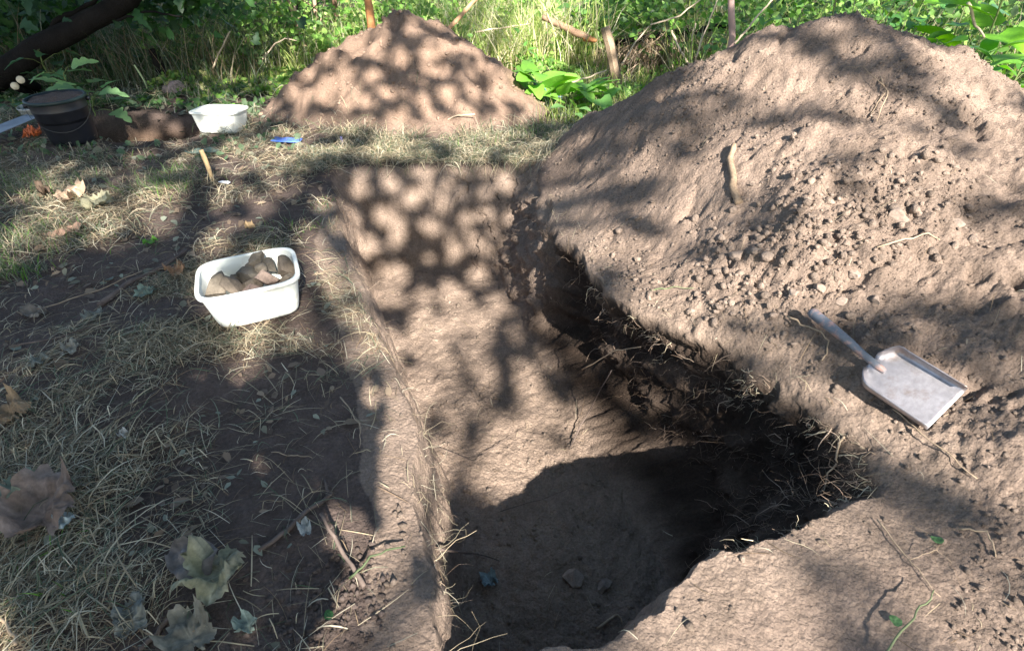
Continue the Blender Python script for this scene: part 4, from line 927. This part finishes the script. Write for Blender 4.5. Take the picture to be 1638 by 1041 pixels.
PALE = [(.66, .60, .42), (.55, .48, .31), (.72, .66, .5), (.38, .42, .18)]
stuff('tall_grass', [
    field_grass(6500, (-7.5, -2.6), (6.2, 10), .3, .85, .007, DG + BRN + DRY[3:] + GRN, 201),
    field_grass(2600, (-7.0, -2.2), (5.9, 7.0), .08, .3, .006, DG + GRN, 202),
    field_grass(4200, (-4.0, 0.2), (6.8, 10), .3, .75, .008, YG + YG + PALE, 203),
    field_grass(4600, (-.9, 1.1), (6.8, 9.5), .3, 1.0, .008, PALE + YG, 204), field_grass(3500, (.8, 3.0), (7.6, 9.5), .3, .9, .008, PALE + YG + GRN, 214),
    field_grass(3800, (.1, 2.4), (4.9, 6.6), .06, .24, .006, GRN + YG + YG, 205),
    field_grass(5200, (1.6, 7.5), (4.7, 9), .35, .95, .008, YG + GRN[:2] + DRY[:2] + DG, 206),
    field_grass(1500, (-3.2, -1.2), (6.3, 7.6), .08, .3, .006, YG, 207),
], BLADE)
def mass(n, xr, yr, hmax, size, pal, seed, hpow=1.4, dens=None, facing=None, spread=.9):
    rg = np.random.default_rng(seed); x = rg.uniform(*xr, n * 3); y = rg.uniform(*yr, n * 3)
    k = free(x, y) & (rg.uniform(0, 1, len(x)) < (dens(x, y) if dens else 1)); x = x[k][:n]; y = y[k][:n]; n = len(x)
    top = hmax * np.clip(.65 + .75 * fbm(x + seed, y, .9, 3), .12, 1.4); z = Z(x, y) + .02 + top * rg.uniform(0, 1, n) ** (1 / hpow)
    Vq, Fq = leaf_cloud(np.stack([x, y, z], 1), size, facing if facing is not None else np.array([.1, -.6, 1.]), spread, rg)
    return Vq, Fq, np.repeat(pick(pal, n, rg), 7, 0)
LG = [(.13, .27, .05), (.17, .33, .06), (.10, .21, .05), (.23, .37, .09)]
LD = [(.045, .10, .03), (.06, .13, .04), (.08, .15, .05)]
BLG = [(.09, .15, .08), (.12, .18, .10)]
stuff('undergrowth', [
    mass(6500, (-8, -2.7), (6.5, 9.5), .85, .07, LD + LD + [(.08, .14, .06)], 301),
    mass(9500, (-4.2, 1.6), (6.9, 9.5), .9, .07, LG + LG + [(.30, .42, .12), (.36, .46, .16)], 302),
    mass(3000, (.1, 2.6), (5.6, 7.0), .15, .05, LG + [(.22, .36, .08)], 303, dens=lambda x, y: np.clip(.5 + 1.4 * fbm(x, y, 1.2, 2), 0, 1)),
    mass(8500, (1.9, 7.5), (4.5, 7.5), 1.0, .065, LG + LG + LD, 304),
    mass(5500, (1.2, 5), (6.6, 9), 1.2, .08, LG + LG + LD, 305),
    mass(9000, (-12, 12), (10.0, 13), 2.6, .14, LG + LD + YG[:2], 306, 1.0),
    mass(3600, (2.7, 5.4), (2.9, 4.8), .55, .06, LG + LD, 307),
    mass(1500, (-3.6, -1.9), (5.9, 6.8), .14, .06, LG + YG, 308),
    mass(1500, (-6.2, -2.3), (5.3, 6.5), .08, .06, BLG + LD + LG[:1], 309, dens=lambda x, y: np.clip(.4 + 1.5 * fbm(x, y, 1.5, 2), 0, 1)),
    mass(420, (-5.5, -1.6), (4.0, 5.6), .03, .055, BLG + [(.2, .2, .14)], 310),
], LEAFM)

def blade_leaf(kind, n=9, mcross=5):
    V_ = []; Fq = []
    for i in range(n + 1):
        t = i / n
        if kind == 'oval': wv = .30 * math.sin(math.pi * min(1, t ** .8 * .98 + .01)) ** .8
        elif kind == 'heart': wv = .46 * (1 - t) ** .55 * min(1, (t * 9 + .55)) if t < 1 else 0
        elif kind == 'lance': wv = .17 * math.sin(math.pi * min(1, t ** .7 * .98 + .01)) ** .9
        else: wv = .42 * (1 - t) ** .6 * (.55 + .45 * abs(math.sin(t * 9.5))) * min(1, t * 6 + .3)
        wv = max(wv, .004); z0 = -.22 * t * t + .05 * t
        for k in range(mcross):
            q = (k / (mcross - 1)) * 2 - 1; V_.append((q * wv, t - (.10 * abs(q) if kind == 'heart' and t < .15 else 0), z0 + .10 * abs(q) * wv * 2 + .02 * math.sin(9 * t + 3 * q) * abs(q)))
    for i in range(n):
        for k in range(mcross - 1): a = i * mcross + k; Fq.append((a, a + 1, a + mcross + 1, a + mcross))
    return V_, Fq
LMESH = {}
def leafmesh(kind, colr):
    key = (kind, tuple(colr))
    if key not in LMESH:
        v, f = blade_leaf(kind); LMESH[key] = mesh('leaf', v, f, LEAFM, np.tile(colr, (len(v), 1)) * (1 + .12 * perlin2(np.array(v)[:, 0] * 9, np.array(v)[:, 1] * 9))[:, None])
    return LMESH[key]
STEMM = mat('stem', (.12, .16, .05), .6, noise=[(20, 2, .8, 1.2, .5)])
def plant(px, py, y, h, n, L, kind, colr, label, seed, spread=.25, cat='plant', group=None, low=.15, face=1.0, name='leafy_plant'):
    """px, py: where the plant's middle shows; y: how far away it stands"""
    rg = random.Random(seed); c = at_y(px, py, y); bx_, by_ = float(c[0]), float(c[1]); bz_ = float(Z([bx_], [by_])[0])
    t = empty(name, (bx_, by_, bz_)); tag(t, label, cat, group); mb = MB()
    top = (rg.uniform(-.06, .06), rg.uniform(-.05, .05), h); mb.tube(wob([(0, 0, -.03), (top[0] * .4, top[1] * .4, h * .5), top], .01, seed), .006 * max(1, h), 6)
    for i in range(n):
        u_ = low + (1 - low) * (i + .5) / n; a = i * 2.4 + rg.uniform(-.4, .4); s0 = (top[0] * u_, top[1] * u_, h * u_); rr = spread * rg.uniform(.35, 1) * (1.1 - .5 * u_)
        e = (s0[0] + rr * math.cos(a), s0[1] + rr * math.sin(a), s0[2] + rg.uniform(.0, .10)); mb.tube([s0, ((s0[0] + e[0]) / 2, (s0[1] + e[1]) / 2, (s0[2] + e[2]) / 2 + .02), e], .0028, 5)
        cl_ = tuple(round(q, 3) for q in (np.array(colr) * (.8, 1, 1.2)[i % 3])); s_ = L * rg.uniform(.65, 1.15)
        link('leaf', leafmesh(kind, cl_), t, e, (rg.uniform(-.35, .75) * face, rg.uniform(-.5, .5), a - math.pi / 2 + rg.uniform(-.4, .4)), s_)
    link('stem', mb.me('stem', STEMM), t); return t
G1 = 'broad-leaved weeds around the dig'
BR = (.16, .36, .05); MG = (.09, .22, .05); BG_ = (.07, .16, .08)
plant(862, 150, 5.55, .16, 13, .26, 'heart', BR, 'bright green broad-leaved weed at the right foot of the far spoil heap', 1, .20, group=G1)
plant(905, 160, 5.45, .20, 15, .30, 'heart', (.20, .42, .07), 'large pale green dock growing left of the leaning fence post', 2, .24, group=G1)
plant(965, 160, 5.3, .10, 10, .20, 'heart', (.15, .33, .08), 'green dock in front of the leaning fence post', 3, .20, group=G1)
plant(915, 170, 5.1, .07, 7, .13, 'oval', (.14, .28, .09), 'low green weed beside the blue-grey tarpaulin', 4, .14, group=G1)
plant(940, 30, 7.3, .62, 13, .26, 'oval', MG, 'tall plant with drooping dark green leaves above the leaning post', 5, .26, group=G1)
plant(1010, 20, 7.6, .62, 12, .25, 'oval', (.08, .20, .06), 'leafy plant right of the drooping one above the thatch', 6, .26, group=G1)
plant(1055, 20, 7.7, .60, 10, .20, 'heart', BG_, 'dark bluish leafy plant behind the dead thatch', 7, .24, group=G1)
plant(760, 60, 7.3, .40, 10, .13, 'oval', (.2, .34, .07), 'light green weed behind the right slope of the far spoil heap', 8, .2, group=G1)
plant(835, 80, 6.6, .42, 16, .14, 'lance', (.10, .24, .05), 'feathery green weed between the far spoil heap and the leaning post', 9, .22, group=G1)
plant(540, 40, 7.2, .45, 9, .15, 'heart', (.15, .32, .06), 'green weed behind the left shoulder of the far spoil heap', 10, .2, group=G1)
plant(1130, 60, 4.9, .52, 12, .11, 'oval', (.12, .26, .06), 'small-leaved weed on the left flank behind the right spoil heap', 11, .18, group=G1)
plant(1225, 25, 4.7, .70, 12, .13, 'lance', MG, 'feathery weed just left of the crest of the right spoil heap', 12, .2, group=G1)
plant(1290, 10, 4.6, .82, 11, .14, 'oval', MG, 'leafy weed behind the crest of the right spoil heap', 13, .2, group=G1)
plant(1345, 15, 4.1, 1.05, 5, .22, 'lance', (.22, .42, .08), 'single bright serrated leaf plant standing at the crest of the right spoil heap', 14, .1, group=G1, low=.75)
plant(1440, 60, 4.2, .78, 12, .15, 'oval', MG, 'green weed right of the crest of the right spoil heap', 15, .22, group=G1)
plant(1500, 75, 3.95, .70, 12, .17, 'heart', (.14, .34, .05), 'bright heart-leaved weed behind the right shoulder of the right spoil heap', 16, .22, group=G1)
plant(1540, 30, 4.6, .92, 10, .30, 'lobed', BG_, 'plant with large dark lobed leaves at the upper right', 17, .28, group=G1)
plant(1610, 10, 4.0, 1.12, 8, .34, 'heart', (.18, .42, .03), 'tall plant with a glowing lime green leaf in the upper right corner', 18, .25, group=G1, low=.5)
plant(1570, 100, 3.75, .62, 12, .16, 'oval', (.11, .28, .04), 'yellow-green weed right behind the right spoil heap', 19, .22, group=G1)
plant(1625, 110, 3.6, .58, 12, .20, 'oval', (.09, .24, .05), 'dark green long-leaved weed at the right edge', 20, .22, group=G1)
plant(1650, 175, 3.1, .42, 9, .16, 'heart', (.15, .36, .05), 'low bright weed at the right edge beside the spoil heap', 21, .16, group=G1)
plant(1460, 10, 5.2, .95, 10, .22, 'oval', (.07, .2, .05), 'shaded tall weed behind the others at the upper right', 22, .25, group=G1)
# maple shoots by the leaning tree
plant(95, 135, 5.3, .30, 9, .20, 'lobed', (.26, .42, .16), 'pale green maple shoot behind the black bucket', 23, .24, group='maple shoots')
plant(135, 145, 5.1, .16, 9, .20, 'lobed', (.18, .32, .14), 'low maple shoot right behind the black bucket rim', 24, .22, group='maple shoots')
plant(20, 165, 5.0, .16, 8, .17, 'lobed', (.07, .14, .06), 'dark shaded maple shoot at the left edge', 25, .2, group='maple shoots')
plant(70, 105, 5.8, .42, 12, .17, 'lobed', (.08, .18, .07), 'dark maple shoot under the leaning trunk', 26, .3, group='maple shoots')
plant(300, 40, 7.2, .6, 14, .14, 'oval', (.08, .18, .07), 'bluish green weed in the shade right of the leaning trunk', 27, .3, group=G1)
plant(380, 60, 7.0, .45, 12, .12, 'oval', (.14, .28, .06), 'green weed in half shade between the leaning trunk and the far spoil heap', 28, .25, group=G1)

# leaning tree at the left
lt = empty('leaning_tree', (-5.25, 5.9, 0)); tag(lt, 'dark tree with a thick leaning trunk and shady leaves in the upper left corner', 'tree'); mb = MB()
p0 = at_y(-10, 130, 5.9); p1 = at_y(60, 80, 5.9); p2 = at_y(130, 48, 5.85); p3 = at_y(205, 0, 5.8); b0 = np.array([-5.25, 5.9, 0])
path = [b0 + [-.35, .1, -.1], p0, p1, p2, p3, p3 + [.55, -.05, .55], p3 + [.9, .1, 1.4], p3 + [.9, .3, 2.4]]
tq = wob(path, .03, 5, 40) - b0; mb.tube(tq, np.linspace(.125, .05, 40), 14)
def limb(P, r0, r1, s): q = wob(P, .03, s, 16) - b0; mb.tube(q, np.linspace(r0, r1, 16), 8)
limb([p0 + [-.1, 0, -.05], p0 + [.02, .05, .45], p0 + [-.1, .1, 1.2], p0 + [-.3, .1, 2.4]], .055, .03, 2)
limb([p1, at_y(100, 30, 5.9), at_y(150, 5, 5.95), at_y(180, -40, 6)], .03, .012, 3)
limb([p2, at_y(190, 30, 5.8), at_y(240, 22, 5.75), at_y(290, 25, 5.7)], .016, .006, 4)
limb([p3 + [.4, 0, .4], p3 + [1.0, .2, .8], p3 + [1.8, .3, 1.0]], .04, .012, 6)
link('trunk', mb.me('trunk', DBARK), lt)
for (a_, b_) in ((24, 138), (33, 128)):
    q = at_y(a_, b_, 5.55); d_ = np.array([.06, -.13, .05]); mb = MB(); mb.tube([q - b0 - d_ * 2.6, q - b0], [.045, .038], 12); link('cut_branch', mb.me('cut_branch', DBARK), lt)
    mb = MB(); mb.tube([q - b0 - d_ * .02, q - b0 + d_ * .05], [.034, .033], 12); link('cut_face', mb.me('cut_face', CUTWOOD), lt)
rg = np.random.default_rng(77); cc_ = []
for (a_, b_, y_, r_, n_) in [(20, 5, 6.9, .40, 230), (110, 0, 6.8, .36, 200), (250, 10, 6.6, .26, 110), (310, -10, 6.5, .26, 100), (50, 45, 7.2, .30, 150), (-10, 60, 7.0, .3, 110), (95, 62, 7.2, .25, 70), (200, -80, 6.2, .6, 420), (60, -100, 6.2, .7, 500), (330, -60, 6.4, .5, 200), (-100, 30, 6.2, .6, 300), (0, -210, 6.2, .9, 700), (250, -190, 6.2, .9, 600)]:
    c = at_y(a_, b_, y_); cc_.append(c + rg.normal(0, 1, (n_, 3)) * r_ * [.8, .6, .42])
cc_ = np.concatenate(cc_); cc_ = cc_[cc_[:, 2] > .12]; n_ = len(cc_)
lv, lf = blade_leaf('lobed', 6, 3); lv = np.array(lv) - [0, .45, 0]; lf = np.array(lf)
nr_ = rg.normal(size=(n_, 3)) * .7 + [0, -.6, .8]; nr_ /= np.linalg.norm(nr_, axis=1)[:, None]; t_ = np.cross(nr_, rg.normal(size=(n_, 3))); t_ /= np.linalg.norm(t_, axis=1)[:, None]; bt = np.cross(t_, nr_)
sz = rg.uniform(.08, .17, n_)[:, None, None]
Vq = (lv[None, :, 0:1] * bt[:, None] + lv[None, :, 1:2] * t_[:, None] + lv[None, :, 2:3] * nr_[:, None]) * sz + cc_[:, None] - b0
Fq = (lf[None] + (np.arange(n_) * len(lv))[:, None, None]).reshape(-1, 4)
link('crown', mesh('crown', Vq.reshape(-1, 3), Fq, LEAFM, np.repeat(pick([(.04, .11, .025), (.06, .14, .04), (.035, .085, .035)], n_, rg), len(lv), 0)), lt)

# saplings, posts and dead wood behind
def sapling(px, py, y, w_, m, label, dx=.0, seed=1, top=3.2, crown=True, colr=(.12, .22, .05)):
    b = at_y(px, py, y); b[2] = Z([b[0]], [y])[0]; t = empty('sapling', b); tag(t, label, 'tree', 'saplings behind the far spoil heap'); mb = MB()
    q = wob([(0, 0, -.1), (dx * .5, 0, top * .35), (dx, .05, top * .7), (dx * 1.3, .1, top)], .06, seed, 18); mb.tube(q, np.linspace(w_ / 2, w_ / 5, 18), 10)
    r3 = random.Random(seed)
    for k in range(4): h_ = .5 + .5 * k; q0 = q[min(17, int(h_ / top * 17))]; an = r3.uniform(0, 6.28); mb.tube([q0, q0 + [.3 * math.cos(an), .3 * math.sin(an), .25], q0 + [.6 * math.cos(an), .6 * math.sin(an), .45]], [w_ * .16, w_ * .1, .003], 5)
    link('trunk', mb.me('trunk', m), t)
    if crown:
        rg = np.random.default_rng(seed); cn = rg.normal(0, 1, (520, 3)) * [.55, .5, .6] + [dx * 1.2, 0, top * .9]; cn = cn[cn[:, 2] > 1.3]
        Vq, Fq = leaf_cloud(cn, .10, np.array([0, -.4, 1]), .8, rg); link('crown', mesh('crown', Vq, Fq, LEAFM, np.repeat(pick([colr, LG[0]], len(cn), rg), 7, 0), smooth=False), t)
RB = mat('reddish_bark', (.20, .12, .08), .9, noise=[(8, 4, .65, 1.3, .6)], bump=[('n', 40, .5, .01)]); PB = mat('pale_bark', (.38, .27, .19), .85, noise=[(8, 4, .7, 1.2, .6)])
sapling(457, 50, 8.4, .075, RB, 'leftmost slim reddish sapling trunk behind the far spoil heap', -.25, 1)
sapling(468, 48, 8.0, .060, DBARK, 'thin dark sapling trunk leaning right beside the reddish one', .30, 2)
sapling(488, 60, 7.7, .085, PB, 'pale pinkish sapling trunk behind the far spoil heap', -.30, 3)
sapling(508, 45, 8.2, .055, PB, 'thin yellowish sapling stem right of the pale trunk', .1, 4)
sapling(532, 42, 8.2, .07, RB, 'slim brown sapling trunk nearest the left shoulder of the far spoil heap', .25, 5)
a = at_y(594, 40, 6.6); stick('broken_stump', [(a[0], 6.6, 0), (a[0], 6.6, .5), (a[0] - .005, 6.6, .86)], .05, .040, RAWWOOD, 'orange-brown splintered stump behind the top of the far spoil heap', 'stump', abs3=True, amp=.004, sides=7)
stick('dead_branch', [at_y(718, 46, 6.3), at_y(742, 20, 6.4), at_y(765, -4, 6.5), at_y(790, -40, 6.6)], .022, .014, mat('orange_stem', (.50, .30, .17), .8, noise=[(10, 3, .8, 1.2, .5)]), 'orange-tan dead branch leaning behind the far spoil heap', 'branch', abs3=True, amp=.01)
fp0 = hit(992, 140); fp1 = at_y(968, 44, fp0[1] + .05)
mb = MB(); q = wob([fp0 - [0, 0, .1], fp0 * .5 + fp1 * .5, fp1], .005, 3, 10) - fp0; mb.tube(q, np.linspace(.058, .050, 10), 7)
o = link('post', mb.me('post', WOOD, smooth=False), None, fp0); tag(o, 'short weathered wooden post leaning left among the docks', 'post')
stick('pole', [at_y(1172, 78, 4.9) * [1, 1, 0], at_y(1171, 60, 4.9), at_y(1168, -30, 4.95), at_y(1166, -200, 5.0)], .026, .022, mat('pink_grey_bark', (.40, .27, .24), .75, noise=[(9, 3, .8, 1.15, .5)]), 'smooth pinkish upright pole behind the right spoil heap', 'pole', abs3=True, amp=.004, sides=12)
stick('fallen_log', [at_y(868, 28, 7.0), at_y(905, 45, 6.9), at_y(942, 62, 6.8)], .030, .040, mat('fallen_bark', (.28, .18, .12), .85, noise=[(10, 4, .7, 1.2, .6)]), 'fallen tan log with broken end left of the leaning post', 'log', abs3=True, amp=.008)
stick('split_log', [at_y(935, 60, 6.83), at_y(954, 66, 6.76)], .042, .018, RAWWOOD, 'x', 'log', abs3=True, amp=.002)['label'] = 'bright orange splintered end of wood beside the leaning post'
stick('fallen_log', [at_y(985, 70, 7.1), at_y(1040, 60, 7.0), at_y(1110, 50, 6.95), at_y(1165, 40, 6.9)], .03, .035, DBARK, 'dark fallen log lying across the dead thatch', 'log', abs3=True, amp=.012)
CANE = mat('dry_cane', (.50, .40, .29), .75, noise=[(12, 3, .8, 1.15, .5)])
for i, (P_, r_, lb) in enumerate([
    ([at_y(993, 106, 6.5), at_y(1015, 70, 6.6), at_y(1038, 42, 6.7)], .010, 'bent dry cane leaning right of the leaning post'),
    ([at_y(1072, 45, 6.7), at_y(1085, 75, 6.5), at_y(1102, 104, 6.3)], .013, 'pale dry cane sloping down the dead thatch'),
    ([at_y(1112, 38, 6.5), at_y(1106, 66, 6.4)], .012, 'short whitish broken cane at the right of the thatch'),
    ([at_y(1175, 70, 4.75), at_y(1205, 35, 4.8), at_y(1240, -5, 4.9)], .008, 'long pale cane rising beside the pinkish pole'),
    ([at_y(1112, 95, 5.2), at_y(1130, 45, 5.25), at_y(1150, -5, 5.3)], .007, 'thin green-tan cane crossing behind the right spoil heap'),
    ([at_y(915, 132, 5.6), at_y(940, 125, 5.65), at_y(970, 113, 5.7)], .009, 'straight pale cane lying against the leaning post'),
    ([at_y(1040, 40, 5.9), at_y(1085, 28, 5.9), at_y(1120, 0, 5.9)], .008, 'curved bare twig above the thatch'),
    ([at_y(1548, 5, 3.9), at_y(1560, 40, 3.9), at_y(1575, 60, 3.85)], .009, 'bare grey-mauve stem among the leaves at the upper right'),
    ([at_y(760, 52, 7), at_y(850, 38, 7.1)], .010, 'long pale stalk lying in the dry grass behind the far spoil heap'),
    ([at_y(420, 95, 6.6), at_y(440, 70, 6.7), at_y(455, 62, 6.8), at_y(475, 66, 6.9)], .008, 'arching dry stem left of the far spoil heap'),
    ([at_y(340, 110, 6.4), at_y(355, 75, 6.5), at_y(368, 50, 6.6)], .010, 'pale leaning stalk in the shade left of the far spoil heap'),
    ([at_y(680, 205, 4.75), at_y(730, 185, 4.7), at_y(760, 183, 4.7)], .006, 'thin bent stalk at the foot of the far spoil heap')]):
    stick('dry_stalk', P_, r_, r_ * .7, CANE, lb, 'stalk', abs3=True, amp=.008, seed=i + 1, group='dry stalks in the background')
# mound of dead thatch
th = []; rg = np.random.default_rng(5)
for k in range(1900):
    a_ = rg.uniform(0, 6.28); rr = abs(rg.normal(0, .26)); x0 = 1.85 + 2.3 * rr * math.cos(a_); y0 = 7.1 + .8 * rr * math.sin(a_); z0 = .46 * math.exp(-(rr / .5) ** 2) * rg.uniform(.6, 1.05) + .05
    d_ = np.array([math.cos(a_) * .6 + rg.normal(0, .6), math.sin(a_) * .4 - .4 + rg.normal(0, .4), -.6 + rg.normal(0, .45)]); L = rg.uniform(.12, .40)
    pts = [np.array([x0, y0, z0]) + d_ * L * t + np.array([0, 0, -.15 * L * t * t]) for t in (0, .33, .66, 1)]
    for p_ in pts: p_[2] = max(p_[2], .01)
    th.append(pts)
th = np.array(th); f = rg.uniform(0, 6.28, len(th)); sd = np.stack([np.cos(f), np.sin(f) * .3, f * 0], 1)
Vq, Fq, Cq = strips(th, np.tile([[.0035, .0045, .004, .001]], (len(th), 1)), sd, pick([(.42, .31, .20), (.30, .22, .15), (.50, .40, .28), (.16, .12, .09)], len(th), rg))
o = link('dead_thatch', mesh('dead_thatch', Vq, Fq, STRAW, Cq, False)); tag(o, 'mound of dead brown thatch under the fallen log', 'brush pile')
